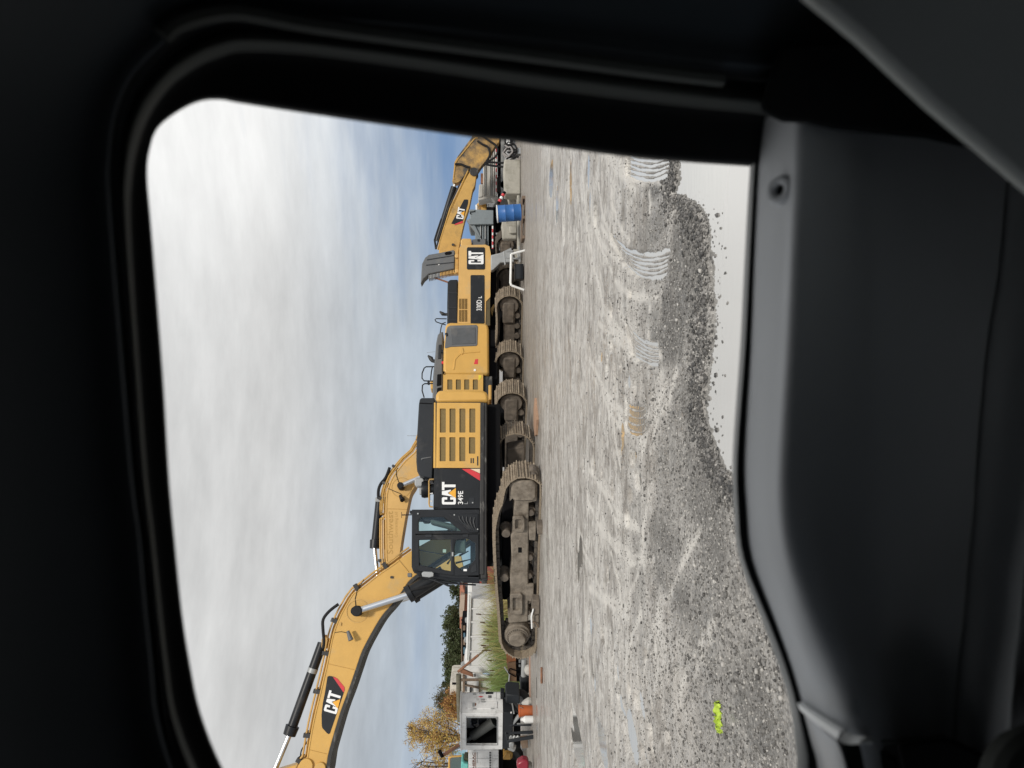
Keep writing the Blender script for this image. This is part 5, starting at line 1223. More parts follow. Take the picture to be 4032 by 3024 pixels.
tree('broadleaf_tree', 'half bare twiggy autumn tree at the bottom edge behind the loader cab', Z6(900, 1680), 50, [(Z6(520, 1640), 1.7, 0), (Z6(650, 1600), 1.4, 0), (Z6(640, 1720), 1.9, 0), (Z6(450, 1590), 1.2, 0)], Lyel, 1800, .06, bare=2)
# reeds and tall grass
def reeds(name, n, pa, pb, hmin, hmax, mt, seed):
    g_ = np.random.default_rng(seed); vs = []; fs = []
    xa, xb = sorted((at(pa, 27.4).x, at(pb, 27.4).x))
    for i in range(n):
        x = g_.uniform(xa, xb); y = g_.uniform(26.4, 28.4); h = g_.uniform(hmin, hmax) * (.86 + .14 * math.sin(x * 3.1)); a = g_.uniform(0, 6.28)
        lean = g_.normal(-.05, .3) * h; w = g_.uniform(.010, .022); px_, py_ = math.cos(a) * w, math.sin(a) * w * .5
        o = len(vs)
        for u in (0, .4, .75, 1):
            cx, cz, ww = x + lean * u ** 2, h * u * (1 - .12 * u), 1 - u * .92
            vs += [(cx - px_ * ww, y - py_ * ww, cz), (cx + px_ * ww, y + py_ * ww, cz)]
        for k in range(3): fs.append((o + 2 * k, o + 2 * k + 1, o + 2 * k + 3, o + 2 * k + 2))
    me = bpy.data.meshes.new(name); me.from_pydata(vs, [], fs)
    return link(name, me, mt, None, kind='stuff')
reeds('grass', 2600, Z6(1300, 840), Z4(1500, 1080), 1.1, 2.05, leaf_mat('reed_green', (.22, .29, .085), .4), 3)
reeds('grass', 1700, Z6(1300, 500), Z4(1500, 760), 1.1, 2.15, leaf_mat('reed_straw', (.46, .40, .17), .35), 4)
reeds('grass', 900, Z4(1500, 660), Z4(1500, 1020), .9, 1.65, leaf_mat('reed_brown', (.34, .24, .11), .35), 5)
m = MB(); g_ = np.random.default_rng(8)
for (zf, x, y) in [(Z4, 1340, 1160), (Z4, 1385, 1250), (Z4, 1420, 1352), (Z4, 1400, 1385), (Z4, 1420, 1430), (Z4, 1390, 1500), (Z4, 1440, 1550), (Z4, 1455, 1290), (Z4, 1460, 1455), (Z6, 1130, 385), (Z6, 1120, 330), (Z6, 1180, 490), (Z6, 1210, 600), (Z6, 1140, 350), (Z6, 1190, 650)]:
    p = at(zf(x, y), 26.8); m.tube([p + Vector((0, 0, -.09)), p + Vector((.02, 0, .1))], [.028, .022], 6)
    m.tube([p + Vector((g_.uniform(-.1, .1), 0, -.9)), p], .008, 4)
m.build('reed_heads', leaf_mat('cattail_brown', (.10, .055, .03), .3), None, kind='stuff')

# ================================================================ ground
def depress(X, Y):
    """height of the yard (metres) at arrays X, Y; water lies at WATER"""
    from numpy import sin, exp, sqrt
    g_ = np.random.default_rng(11)
    h = np.zeros_like(X)
    def vnoise(fx, fy, seed):
        gg = np.random.default_rng(seed); N = 256; tab = gg.random((N, N))
        u, v = X * fx, Y * fy; iu, iv = np.floor(u).astype(int), np.floor(v).astype(int); fu, fv = u - iu, v - iv
        fu = fu * fu * (3 - 2 * fu); fv = fv * fv * (3 - 2 * fv)
        a = tab[iu % N, iv % N]; b = tab[(iu + 1) % N, iv % N]; c = tab[iu % N, (iv + 1) % N]; d = tab[(iu + 1) % N, (iv + 1) % N]
        return (a * (1 - fu) + b * fu) * (1 - fv) + (c * (1 - fu) + d * fu) * fv - .5
    near = np.clip((24 - Y) / 8, 0, 1)
    far_fade = np.clip((34 - Y) / 8, 0, 1)
    h += .020 * vnoise(.35, 1.7, 1) * far_fade
    h += .016 * vnoise(.8, 4.2, 2) * far_fade
    h += .012 * vnoise(2.6, 6.0, 3) * near
    h += .010 * vnoise(9, 11, 4) * np.clip((12 - Y) / 4, 0, 1)
    h += .007 * vnoise(26, 28, 5) * np.clip((9 - Y) / 3, 0, 1)
    h += .014 + .012 * np.clip((14 - Y) / 10, 0, 1)
    return h, vnoise
WATER = 0.0
def arr_gnd(px): v = gnd(px); return v.x, v.y
# shore of the big pale pool nearest the car
shore = [(2600, 560), (2668, 640), (2672, 700), (2655, 762), (2725, 793), (2768, 853), (2790, 961), (2797, 1150), (2802, 1300), (2792, 1400), (2776, 1544), (2776, 1650), (2813, 1761), (2846, 1842), (2879, 1886), (2935, 1955), (3060, 2040)]
SH = [gnd(p) for p in shore]
shx = np.array([v.x for v in SH])[::-1]; shy = np.array([v.y for v in SH])[::-1]
pools = []   # centre pixel, half size along x (photo Y), along depth (photo X)
def pool(zf, x, y, hy, hx, d=.065): pools.append((zf(x, y), zf(x, y - hy), zf(x, y + hy), zf(x - hx * 1.2, y), zf(x + hx * 1.2, y), d))
for a in ((735, 240, 80, 10), (885, 375, 62, 16), (940, 400, 110, 14), (835, 770, 90, 16), (930, 915, 45, 18), (825, 885, 35, 10), (965, 1090, 80, 20), (905, 1200, 60, 13), (890, 1370, 75, 16), (925, 965, 25, 14),
          (528, 1600, 120, 12), (625, 950, 90, 6), (555, 970, 60, 6), (690, 1040, 40, 5), (590, 1180, 120, 5), (770, 1150, 80, 6), (765, 100, 60, 10), (680, 200, 40, 10), (830, 270, 40, 8), (790, 300, 70, 5)): pool(G2, *a)
for a in ((512, 210, 110, 9), (510, 1430, 115, 36), (510, 1600, 80, 48), (688, 1500, 150, 34), (905, 1420, 170, 40), (970, 1200, 85, 26), (1190, 1450, 65, 18), (1062, 1410, 70, 16), (1010, 1580, 60, 22), (830, 1200, 60, 20), (735, 250, 60, 7), (640, 1080, 70, 14), (800, 980, 60, 12), (1020, 830, 40, 10),
          (600, 620, 70, 8), (700, 690, 60, 10), (470, 1200, 110, 8), (1080, 1230, 50, 10), (560, 920, 70, 8), (900, 1080, 50, 9), (1080, 1560, 50, 20)): pool(G3, *a)
for a in ((500, 370, 120, 14), (640, 400, 160, 9), (770, 330, 120, 8), (700, 820, 70, 7), (540, 560, 130, 8), (780, 560, 90, 7), (1140, 1030, 60, 10), (1090, 1210, 25, 10), (950, 1330, 70, 7), (1100, 1620, 50, 8), (600, 700, 150, 6), (830, 640, 90, 7)): pool(G1, *a)
# arcs left by turning crawler tracks: (polyline pixels, half width m, depth)
arcs = []
def arc(zf, pts): arcs.append([gnd(zf(*p)) for p in pts])
for k in range(5):
    o_ = k * 32
    arc(G1, [(945 + o_ * .5, 790 + o_), (985 + o_ * .5, 850 + o_), (1050 + o_ * .4, 905 + o_), (1140 + o_ * .2, 938 + o_ * 1.02), (1230, 948 + o_), (1310 - o_ * .1, 935 + o_), (1375 - o_ * .2, 905 + o_)])
for k in range(5):
    o_ = k * 34
    arc(G1, [(1060, 195 + o_), (1120, 215 + o_), (1190, 228 + o_), (1250, 230 + o_), (1330, 212 + o_ * .9), (1370, 195 + o_ * .9)])
for k in range(5):
    o_ = k * 30
    arc(G2, [(870 + o_ * .3, 8 - 40 + o_ * 1.1), (920, 45 + o_), (980, 95 + o_ * .9), (1040, 120 + o_ * .9), (1100, 130 + o_ * .85)])
for k in range(4):
    o_ = k * 52
    arc(G2, [(875 - o_ * .05, 515 + o_), (880, 560 + o_), (930, 585 + o_), (985, 580 + o_), (1015, 545 + o_)])
silt = []
def arc(zf, pts): silt.append([gnd(zf(*p)) for p in pts])
arc(G2, [(1000, 880), (1040, 740), (1090, 600), (1130, 500), (1170, 380)]); arc(G2, [(985, 830), (1000, 700), (1040, 600), (1080, 480)])
arc(G3, [(1000, 60), (960, 250), (900, 420), (870, 560)]); arc(G3, [(1150, 440), (1090, 620), (1040, 760), (1000, 1000), (985, 1250)]); arc(G3, [(1340, 30), (1235, 300), (1150, 500), (1110, 700)]); arc(G3, [(990, 540), (940, 640), (880, 900)])
arc(G2, [(1070, 1100), (1010, 1400), (985, 1659)]); arc(G2, [(1430, 1440), (1310, 1659)]); arc(G2, [(1250, 300), (1200, 480), (1080, 700), (1050, 900)]); arc(G2, [(790, 380), (770, 560), (790, 800), (830, 1000)]); arc(G2, [(720, 420), (700, 700), (690, 1100), (640, 1659)])
arc(G1, [(850, 420), (880, 640), (950, 800), (1050, 930)]); arc(G1, [(780, 330), (800, 640), (860, 860), (960, 1050)]); arc(G1, [(730, 300), (760, 700), (820, 1000), (880, 1300)]); arc(G1, [(950, 360), (960, 560), (1010, 720), (1090, 830)])
arc(G1, [(1000, 1330), (1060, 1440), (1150, 1540), (1260, 1600)]); arc(G1, [(980, 1120), (1060, 1200), (1160, 1240), (1290, 1230)])
arc(G3, [(760, 100), (830, 350), (820, 600), (760, 900)]); arc(G3, [(640, 560), (620, 800), (640, 1100)]); arc(G3, [(560, 300), (580, 700), (600, 1000)]); arc(G3, [(1600, 500), (1430, 760), (1330, 950), (1250, 1250)]); arc(G3, [(1500, 720), (1440, 860), (1380, 1000)])
for y_ in (1180, 480, 1500): arc(G1, [(1230, y_), (1235, y_ + 60), (1232, y_ + 140)])
for zf, x0, y0 in ((G1, 1130, 330), (G1, 1130, 1000), (G1, 1110, 1560), (G2, 930, 640), (G2, 960, 960), (G2, 930, 1330), (G3, 900, 60), (G3, 860, 500)):
    for k in range(4):
        o1, o2 = k * 26, k * 34
        if rnd.random() < .3: continue
        j_ = lambda a: rnd.uniform(-a, a)
        ln_ = [(x0 - 330 + o1 * .4 + j_(40), y0 - 520 + o2 + j_(120)), (x0 - 250 + o1 * .4 + j_(35), y0 - 260 + o2 + j_(60)), (x0 - 130 + o1 * .3 + j_(30), y0 - 70 + o2 + j_(30)), (x0 + 10 + o1 * .2 + j_(25), y0 + 15 + o2 + j_(25)), (x0 + 150 + j_(60), y0 + 25 + o2 + j_(30))]
        arc(zf, ln_[rnd.randint(0, 1):rnd.randint(4, 5)])
tones = []     # broad areas: centre, half sizes, weight (pale > 0, dark damp gravel < 0)
def area(zf, x, y, hy, hx, wt_): tones.append((zf(x, y), zf(x, y - hy), zf(x, y + hy), zf(x - hx, y), zf(x + hx, y), wt_))
for a in ((1480, 1000, 620, 170, -.75), (1310, 380, 110, 110, -1.0), (1250, 760, 160, 120, -.5), (1400, 1500, 300, 160, -.55), (1250, 1330, 140, 90, -.4)): area(G1, *a)
for a in ((1150, 120, 160, 140, -.6), (1330, 500, 420, 150, -.45), (1450, 1150, 420, 190, -.6), (1180, 1000, 200, 110, -.25), (1150, 1500, 170, 120, -.55)): area(G2, *a)
for a in ((1180, 330, 160, 120, -.55), (1380, 620, 260, 160, -.35), (1840, 1250, 420, 190, -.6), (1600, 200, 330, 150, -.3), (1280, 1180, 360, 170, .55), (1000, 1350, 330, 130, .5), (1500, 1520, 170, 130, -.25), (800, 1350, 300, 120, .35), (880, 850, 250, 90, .3)): area(G3, *a)
def ground_height(X, Y):
    h, vn = depress(X, Y)
    jag = .05 * vn(5, 6, 21) + .03 * vn(15, 16, 22)
    edge = np.interp(X, shx, shy, left=shy[0] - 3, right=shy[-1])
    d = edge - (Y + jag * 1.4)              # >0 inside the pool
    h = np.where(d > -.4, h - .075 * np.clip((d + .02) / .14, 0, 1) - .01 * np.clip(d, 0, 1), h)
    for c, a, b, e, f_, dep in pools:
        ca, cb = gnd(a), gnd(b); ce, cf = gnd(e), gnd(f_); cc = gnd(c)
        rx = max(abs(ca.x - cb.x) / 2, .05); ry = max(abs(ce.y - cf.y) / 2, .03)
        q = np.sqrt(((X - cc.x) / rx) ** 2 + ((Y + jag * .7 * min(1, ry / .12) - cc.y) / ry) ** 2)
        wq = np.clip((1.2 - q) / .4, 0, 1); h = np.where(q < 1.25, h * (1 - wq) - .022 * wq, h)
    for pl in arcs:
        for i in range(len(pl) - 1):
            a, b = pl[i], pl[i + 1]; ab = b - a; L2 = ab.x ** 2 + ab.y ** 2
            u = np.clip(((X - a.x) * ab.x + (Y - a.y) * ab.y) / L2, 0, 1)
            dd = np.sqrt((X - a.x - u * ab.x) ** 2 + (Y - a.y - u * ab.y) ** 2)
            h = h - np.where(dd < .08, .040 * np.clip((.046 - dd + .016 * vn(14, 14, 31)) / .016, 0, 1), 0) * (h > -.02)
    return h
def graded(lo, hi, step_at):
    out = [lo]
    while out[-1] < hi: out.append(out[-1] + step_at(out[-1]))
    return np.array(out)
ys = graded(-40, 900, lambda y: 8 if y < -8 else (1.5 if y < 1.5 else (.3 if y < 2.8 else (.016 if y < 6.4 else .016 * (y / 6.4) ** 2.1 if y < 26 else (.5 if y < 45 else (y - 40) * .12)))))
xs_r = graded(0, 900, lambda x: (.018 if x < 2.2 else .03) if x < 3.6 else (.05 if x < 6 else (.12 if x < 12 else (x - 9) * .14)))
xs_l = graded(0, 900, lambda x: (.018 if x < 2.4 else .03) if x < 4.2 else (.05 if x < 8 else (.12 if x < 14 else (x - 11) * .14)))
xs = np.concatenate([-xs_l[:0:-1], xs_r])
GX, GY = np.meshgrid(xs, ys)
GH = ground_height(GX, GY)
GH = np.where((GY < 2.2) | (GY > 60), .0, GH)
GH = np.where(GY > 60, .02, GH)
def grid_mesh(name, X, Y, Z):
    ny, nx = X.shape; v = np.stack([X, Y, Z], -1).reshape(-1, 3).astype(np.float32)
    i = np.arange(ny - 1)[:, None] * nx + np.arange(nx - 1)[None, :]
    f = np.stack([i, i + 1, i + nx + 1, i + nx], -1).reshape(-1, 4).astype(np.int32)
    me = bpy.data.meshes.new(name); me.vertices.add(len(v)); me.vertices.foreach_set('co', v.ravel())
    me.loops.add(f.size); me.loops.foreach_set('vertex_index', f.ravel()); me.polygons.add(len(f))
    me.polygons.foreach_set('loop_start', np.arange(0, f.size, 4, dtype=np.int32)); me.update(calc_edges=True)
    me.polygons.foreach_set('use_smooth', [True] * len(f)); return me
gmat = bpy.data.materials.new('muddy_gravel'); gmat.use_nodes = True; t = gmat.node_tree; b = t.nodes['Principled BSDF']
tcn = t.nodes.new('ShaderNodeTexCoord')
def gnoise(sc, st=(1, 1, 1), det=6, rg=.6, dis=0.0, rz=0):
    mp = t.nodes.new('ShaderNodeMapping'); mp.inputs['Scale'].default_value = st; mp.inputs['Rotation'].default_value = (0, 0, R(rz)); t.links.new(tcn.outputs['Object'], mp.inputs[0])
    n = t.nodes.new('ShaderNodeTexNoise'); n.inputs['Scale'].default_value = sc; n.inputs['Detail'].default_value = det; n.inputs['Roughness'].default_value = rg; n.inputs['Distortion'].default_value = dis
    t.links.new(mp.outputs[0], n.inputs['Vector']); return n.outputs[0]
def gr_(v, a, b_, c, d, smooth=True):
    n = t.nodes.new('ShaderNodeMapRange'); n.interpolation_type = 'SMOOTHSTEP' if smooth else 'LINEAR'
    n.inputs[1].default_value = a; n.inputs[2].default_value = b_; n.inputs[3].default_value = c; n.inputs[4].default_value = d; t.links.new(v, n.inputs[0]); return n.outputs[0]
def gmix(f_, a, b_, mode='MIX'):
    n = t.nodes.new('ShaderNodeMix'); n.data_type = 'RGBA'; n.blend_type = mode
    if isinstance(f_, float): n.inputs['Factor'].default_value = f_
    else: t.links.new(f_, n.inputs['Factor'])
    for k, v in (('A', a), ('B', b_)):
        if isinstance(v, tuple): n.inputs[k].default_value = (*v, 1)
        else: t.links.new(v, n.inputs[k])
    return n.outputs['Result']
streak = gnoise(1.0, (.42, 1.0, 1), 8, .66, 1.2, 8); streak2 = gnoise(1.0, (1.3, 2.6, 1), 10, .74, 1.6, -7); speck = gnoise(15, (.7, 1.3, 1), 6, .75); patch = gnoise(.55, (.7, 1, 1), 5); fine = gnoise(34, (.8, 1, 1), 5, .7); mid_ = gnoise(6, (.7, 1.6, 1), 7, .68)
vor = t.nodes.new('ShaderNodeTexVoronoi'); vor.inputs['Scale'].default_value = 60; t.links.new(tcn.outputs['Object'], vor.inputs['Vector'])
sxyz = t.nodes.new('ShaderNodeSeparateXYZ'); t.links.new(tcn.outputs['Object'], sxyz.inputs[0])
ynz = t.nodes.new('ShaderNodeMath'); ynz.operation = 'MULTIPLY_ADD'; t.links.new(gnoise(.6, (.6, 1.0, 1), 8, .65, .8), ynz.inputs[0]); ynz.inputs[1].default_value = 15.0; t.links.new(sxyz.outputs['Y'], ynz.inputs[2])
gravelly = gr_(ynz.outputs[0], 11.2, 14.2, 1, 0)
col = gmix(gr_(streak, .36, .62, 0, 1), (.33, .305, .278), (.59, .565, .53))
col = gmix(gr_(streak2, .47, .57, 0, .85), col, (.68, .658, .622))
col = gmix(gr_(streak2, .46, .38, 0, .75), col, (.17, .15, .13))
col = gmix(gr_(mid_, .48, .68, 0, .7), col, (.19, .17, .148))
col = gmix(gr_(speck, .54, .68, 0, .8), col, (.12, .106, .094))
col = gmix(gr_(speck, .45, .34, 0, .45), col, (.70, .68, .65))
yf = t.nodes.new('ShaderNodeMath'); yf.operation = 'MULTIPLY_ADD'; t.links.new(gnoise(.5, (.5, 1, 1), 7, .65, .6), yf.inputs[0]); yf.inputs[1].default_value = 10.0; t.links.new(sxyz.outputs['Y'], yf.inputs[2])
col = gmix(gr_(yf.outputs[0], 19.5, 25.5, 0, .72), col, gmix(gr_(speck, .35, .65, 0, 1), (.30, .265, .225), (.19, .165, .138)))
# coarse grey gravel nearest the car
grav = gmix(gr_(patch, .4, .62, 0, 1), (.27, .262, .248), (.42, .405, .385))
grav = gmix(gr_(mid_, .44, .64, 0, .6), grav, (.50, .48, .455))
hsv = t.nodes.new('ShaderNodeSeparateColor'); t.links.new(vor.outputs['Color'], hsv.inputs[0])
grav = gmix(gr_(hsv.outputs[0], .2, 1, 0, .75, False), grav, gmix(gr_(hsv.outputs[1], .2, 1, 0, 1), (.05, .048, .046), (.55, .53, .50)))
col = gmix(gravelly, col, grav)
col = gmix(gr_(hsv.outputs[2], .6, 1, 0, .28, False), col, gmix(hsv.outputs[1], (.10, .092, .085), (.60, .57, .53)))
col = gmix(gr_(fine, .35, .7, .0, .38), col, (.15, .137, .125))
tna = t.nodes.new('ShaderNodeAttribute'); tna.attribute_name = 'tone'
col = gmix(gr_(tna.outputs['Fac'], 0, -.9, 0, .88), col, gmix(gr_(hsv.outputs[0], .3, 1, 0, .8), (.105, .10, .093), gmix(hsv.outputs[1], (.04, .038, .036), (.40, .385, .365))))
col = gmix(gr_(tna.outputs['Fac'], 0, 1, 0, .55), col, (.60, .565, .52))
atn = t.nodes.new('ShaderNodeAttribute'); atn.attribute_name = 'silt'
col = gmix(gr_(atn.outputs['Fac'], 0, 1, 0, .85), col, (.64, .615, .575))
t.links.new(col, b.inputs['Base Color'])
t.links.new(gr_(gnoise(1.6, (.3, 2.2, 1), 7, .65), .38, .60, .16, .75), b.inputs['Roughness'])
bp = t.nodes.new('ShaderNodeBump'); bp.inputs['Strength'].default_value = .55; bp.inputs['Distance'].default_value = .02
t.links.new(fine, bp.inputs['Height'])
bp2 = t.nodes.new('ShaderNodeBump'); bp2.inputs['Strength'].default_value = .5; bp2.inputs['Distance'].default_value = .015
t.links.new(vor.outputs['Distance'], bp2.inputs['Height']); t.links.new(bp.outputs[0], bp2.inputs['Normal']); t.links.new(bp2.outputs[0], b.inputs['Normal'])
gme = grid_mesh('ground', GX, GY, GH)
_, vn_ = depress(GX, GY); ws = np.zeros_like(GX)
for pl in silt:
    for i in range(len(pl) - 1):
        a, b2 = pl[i], pl[i + 1]; ab = b2 - a; L2 = ab.x ** 2 + ab.y ** 2
        u = np.clip(((GX - a.x) * ab.x + (GY - a.y) * ab.y) / L2, 0, 1)
        dd = np.sqrt((GX - a.x - u * ab.x) ** 2 + (GY - a.y - u * ab.y) ** 2)
        wd_ = .030 * np.clip(GY, 4, 14) * .62; ws = np.maximum(ws, np.clip((wd_ - dd + .13 * vn_(2.5, 5, 41) + .10 * vn_(17, 17, 42) + .02) / .13, 0, 1) * (.62 + .38 * np.cos(dd * 44)))
tn = np.zeros_like(GX)
for c, a, b2, e, f_, w_ in tones:
    ca, cb, ce, cf, cc = gnd(a), gnd(b2), gnd(e), gnd(f_), gnd(c)
    q = np.sqrt(((GX - cc.x) / (abs(ca.x - cb.x) / 2)) ** 2 + ((GY - cc.y) / (abs(ce.y - cf.y) / 2)) ** 2) + .5 * vn_(1.6, 2.2, 51) + .35 * vn_(5, 7, 52)
    tn = tn + w_ * np.clip((1.25 - q) / .8, 0, 1)
tn = np.clip(tn, -1, 1)
at2 = gme.attributes.new('tone', 'FLOAT', 'POINT'); at2.data.foreach_set('value', tn.astype(np.float32).ravel())
at_ = gme.attributes.new('silt', 'FLOAT', 'POINT'); at_.data.foreach_set('value', ws.astype(np.float32).ravel())
go = link('ground', gme, gmat, None, kind='structure')
# water standing in the low places
wm = bpy.data.materials.new('sky_pale_water'); wm.use_nodes = True; t2_ = wm.node_tree; t2_.nodes.clear()
di = t2_.nodes.new('ShaderNodeBsdfDiffuse'); di.inputs[0].default_value = (.47, .455, .43, 1)  # pale base colour stands in for the bright sky mirrored in the water
gl = t2_.nodes.new('ShaderNodeBsdfGlossy'); gl.inputs['Roughness'].default_value = .03; gl.inputs[0].default_value = (.97, .97, .96, 1)
lw = t2_.nodes.new('ShaderNodeLayerWeight'); lw.inputs[0].default_value = .45
mr = t2_.nodes.new('ShaderNodeMapRange'); mr.inputs[1].default_value = 0; mr.inputs[2].default_value = 1; mr.inputs[3].default_value = .45; mr.inputs[4].default_value = 1.0
tcw = t2_.nodes.new('ShaderNodeTexCoord'); mpw = t2_.nodes.new('ShaderNodeMapping'); mpw.inputs['Scale'].default_value = (1, 3, 1)
nw = t2_.nodes.new('ShaderNodeTexNoise'); nw.inputs['Scale'].default_value = 7; nw.inputs['Detail'].default_value = 5; bw = t2_.nodes.new('ShaderNodeBump'); bw.inputs['Strength'].default_value = .03; bw.inputs['Distance'].default_value = .02
t2_.links.new(tcw.outputs['Object'], mpw.inputs[0]); t2_.links.new(mpw.outputs[0], nw.inputs['Vector']); t2_.links.new(nw.outputs[0], bw.inputs['Height']); t2_.links.new(bw.outputs[0], gl.inputs['Normal'])
ms = t2_.nodes.new('ShaderNodeMixShader'); wo_ = t2_.nodes.new('ShaderNodeOutputMaterial')
t2_.links.new(lw.outputs['Fresnel'], mr.inputs[0]); t2_.links.new(mr.outputs[0], ms.inputs[0]); t2_.links.new(di.outputs[0], ms.inputs[1]); t2_.links.new(gl.outputs[0], ms.inputs[2]); t2_.links.new(ms.outputs[0], wo_.inputs[0])
m = MB().add([(-14, 2.3, WATER), (14, 2.3, WATER), (16, 24, WATER), (-16, 24, WATER)], [(0, 1, 2, 3)])
m.build('puddle_water', wm, None, smooth=None, kind='structure')
# thin mud ridges left standing between the tread prints
gq = np.random.default_rng(17); m = MB()
for pl in arcs:
    pts = crom(pl, 8); f0 = gq.uniform(0, 6); r_ = [max(.002, .008 * (1 + .45 * math.sin(i * .35 + f0) + .2 * math.sin(i * 1.1 + 2 * f0))) for i in range(len(pts))]
    m.tube([p + Vector((gq.normal(0, .0012), gq.normal(0, .002), .001)) for p in pts], r_, 6)
m.build('mud_ridge', gmat, go, smooth=60, kind='structure')
# loose stones
g_ = np.random.default_rng(5)
ico_v = []; ph = (1 + 5 ** .5) / 2
for a in (-1, 1):
    for bb in (-ph, ph): ico_v += [(0, a, bb), (a, bb, 0), (bb, 0, a)]
ico_v = np.array(ico_v) / np.linalg.norm(ico_v[0])
import itertools
ed = 4 / (1 + 5) ** .5
dm = np.linalg.norm(ico_v[:, None] - ico_v[None], axis=-1); el = np.min(dm[dm > .01])
ico_f = [f_ for f_ in itertools.combinations(range(12), 3) if all(abs(dm[a, b_] - el) < .01 for a, b_ in itertools.combinations(f_, 2))]
ico_f = [f_ if np.dot(np.cross(ico_v[f_[1]] - ico_v[f_[0]], ico_v[f_[2]] - ico_v[f_[0]]), ico_v[f_[0]]) > 0 else f_[::-1] for f_ in ico_f]
def stones(name, n, gen, mt):
    X, Y, S = gen(n); Zg = ground_height(X, Y); keep = Zg > -.035
    X, Y, S, Zg = X[keep], Y[keep], S[keep], Zg[keep]; k = len(X)
    sc = S[:, None] * g_.uniform(.55, 1.1, (k, 3)); sc[:, 2] *= .75
    V = ico_v[None] * (1 + g_.uniform(-.22, .22, (k, 12, 1))) * sc[:, None]
    an = g_.uniform(0, 6.28, k); c2, s2 = np.cos(an)[:, None], np.sin(an)[:, None]
    x = V[..., 0] * c2 - V[..., 1] * s2; y = V[..., 0] * s2 + V[..., 1] * c2
    V = np.stack([x + X[:, None], y + Y[:, None], V[..., 2] + Zg[:, None] + S[:, None] * .25], -1).reshape(-1, 3)
    F_ = (np.array(ico_f)[None] + 12 * np.arange(k)[:, None, None]).reshape(-1, 3)
    me = bpy.data.meshes.new(name); me.vertices.add(len(V)); me.vertices.foreach_set('co', V.astype(np.float32).ravel())
    me.loops.add(F_.size); me.loops.foreach_set('vertex_index', F_.astype(np.int32).ravel()); me.polygons.add(len(F_)); me.polygons.foreach_set('loop_start', np.arange(0, F_.size, 3, dtype=np.int32)); me.update(calc_edges=True)
    return link(name, me, mt, None, kind='stuff')
def stone_mat(name, lo, hi):
    m = bpy.data.materials.new(name); m.use_nodes = True; t = m.node_tree; b = t.nodes['Principled BSDF']
    ge = t.nodes.new('ShaderNodeNewGeometry'); cr = t.nodes.new('ShaderNodeValToRGB'); cr.color_ramp.elements[0].color = (*lo, 1); cr.color_ramp.elements[1].color = (*hi, 1)
    e = cr.color_ramp.elements.new(.55); e.color = (*[(a + c) * .36 for a, c in zip(lo, hi)], 1)
    t.links.new(ge.outputs['Random Per Island'], cr.inputs[0]); t.links.new(cr.outputs[0], b.inputs['Base Color']); b.inputs['Roughness'].default_value = .55; return m
Mst = stone_mat('gravel_stone', (.045, .042, .04), (.50, .48, .45)); Mst2 = stone_mat('dark_gravel_stone', (.03, .03, .03), (.22, .21, .20))
def g_near(n):
    Y = 3.0 + np.abs(g_.normal(0, 1.9, n)); Y = np.where(Y > 12, g_.uniform(3, 7, n), Y); X = g_.uniform(-.58, .42, n) * Y; S = np.exp(g_.normal(-5.2, .45, n)); return X, Y, np.clip(S, .0025, .022)
stones('gravel', 21000, g_near, Mst)
def g_mid(n):
    Y = 4.5 + np.abs(g_.normal(0, 4.2, n)); X = g_.uniform(-.58, .45, n) * Y; S = np.exp(g_.normal(-5.0, .4, n)); return X, Y, np.clip(S, .004, .02)
stones('gravel', 2600, g_mid, Mst)
def g_shore(n):
    i = g_.uniform(0, len(SH) - 1.01, n); k = i.astype(int); u = i - k
    a = np.array([[v.x, v.y] for v in SH]); p = a[k] * (1 - u[:, None]) + a[k + 1] * u[:, None]
    off = np.abs(g_.normal(0, .16, n)) * np.where(g_.random(n) < .3, -1, 1)
    return p[:, 0] + g_.normal(0, .05, n), p[:, 1] + off, np.clip(np.exp(g_.normal(-5.0, .5, n)), .003, .024)
stones('gravel', 6500, g_shore, Mst2)
# bigger loose stones in the pool
def g_pool(n):
    X = g_.uniform(-.6, 1.2, n); Y = np.interp(X, shx, shy) - np.abs(g_.normal(0, .13, n)); return X, Y, np.clip(np.exp(g_.normal(-4.9, .45, n)), .003, .018)
_gh = ground_height
ground_height = lambda X, Y: np.maximum(_gh(X, Y), -.004)
stones('gravel', 260, g_pool, Mst2)
ground_height = _gh
# things lying on the ground
fr, t = T('neon_rag', 'crumpled neon yellow-green rag lying on the gravel', 'rag', (2845, 2825), 3.97)
a, b_ = gnd(G3(1578, 1185)), gnd(G3(1572, 1385)); L = (b_ - a).length
nu, nv = 22, 9; rows = []
gg = np.random.default_rng(4)
for i in range(nu):
    u = i / (nu - 1); p = a.lerp(b_, u); wdt = .036 * (.45 + .55 * math.sin(math.pi * min(1, u * 1.15 + .06))) * (1 + .25 * math.sin(9 * u)); row = []
    for j in range(nv):
        vv = j / (nv - 1) - .5
        row.append((p.x - fr.o.x + gg.normal(0, .004), p.y - fr.o.y + vv * 2 * wdt + gg.normal(0, .007) + .02 * math.sin(u * 5), .022 + .020 * (1 - 4 * vv * vv) * (1 + .5 * math.sin(u * 31 + vv * 14 + 2 * math.sin(u * 9))) + gg.normal(0, .008)))
    rows.append(row)
o = MB().grid(rows).build('cloth', mat('neon_cloth', (.42, .56, .06), .6, var=.25, scale=40), t, smooth=60)
sm = o.modifiers.new('thick', 'SOLIDIFY'); sm.thickness = .006
fr, t = T('timber_board', 'flat orange-brown board on the ground in front of the rusty tracks', 'board', Z3(1705, 400), 19.2)
a, b_ = gnd(Z3(1700, 190)), gnd(Z3(1712, 600))
q = [gnd(Z3(*p)) - fr.o for p in ((1688, 300), (1700, 185), (1722, 420), (1712, 590), (1700, 600), (1688, 480))]
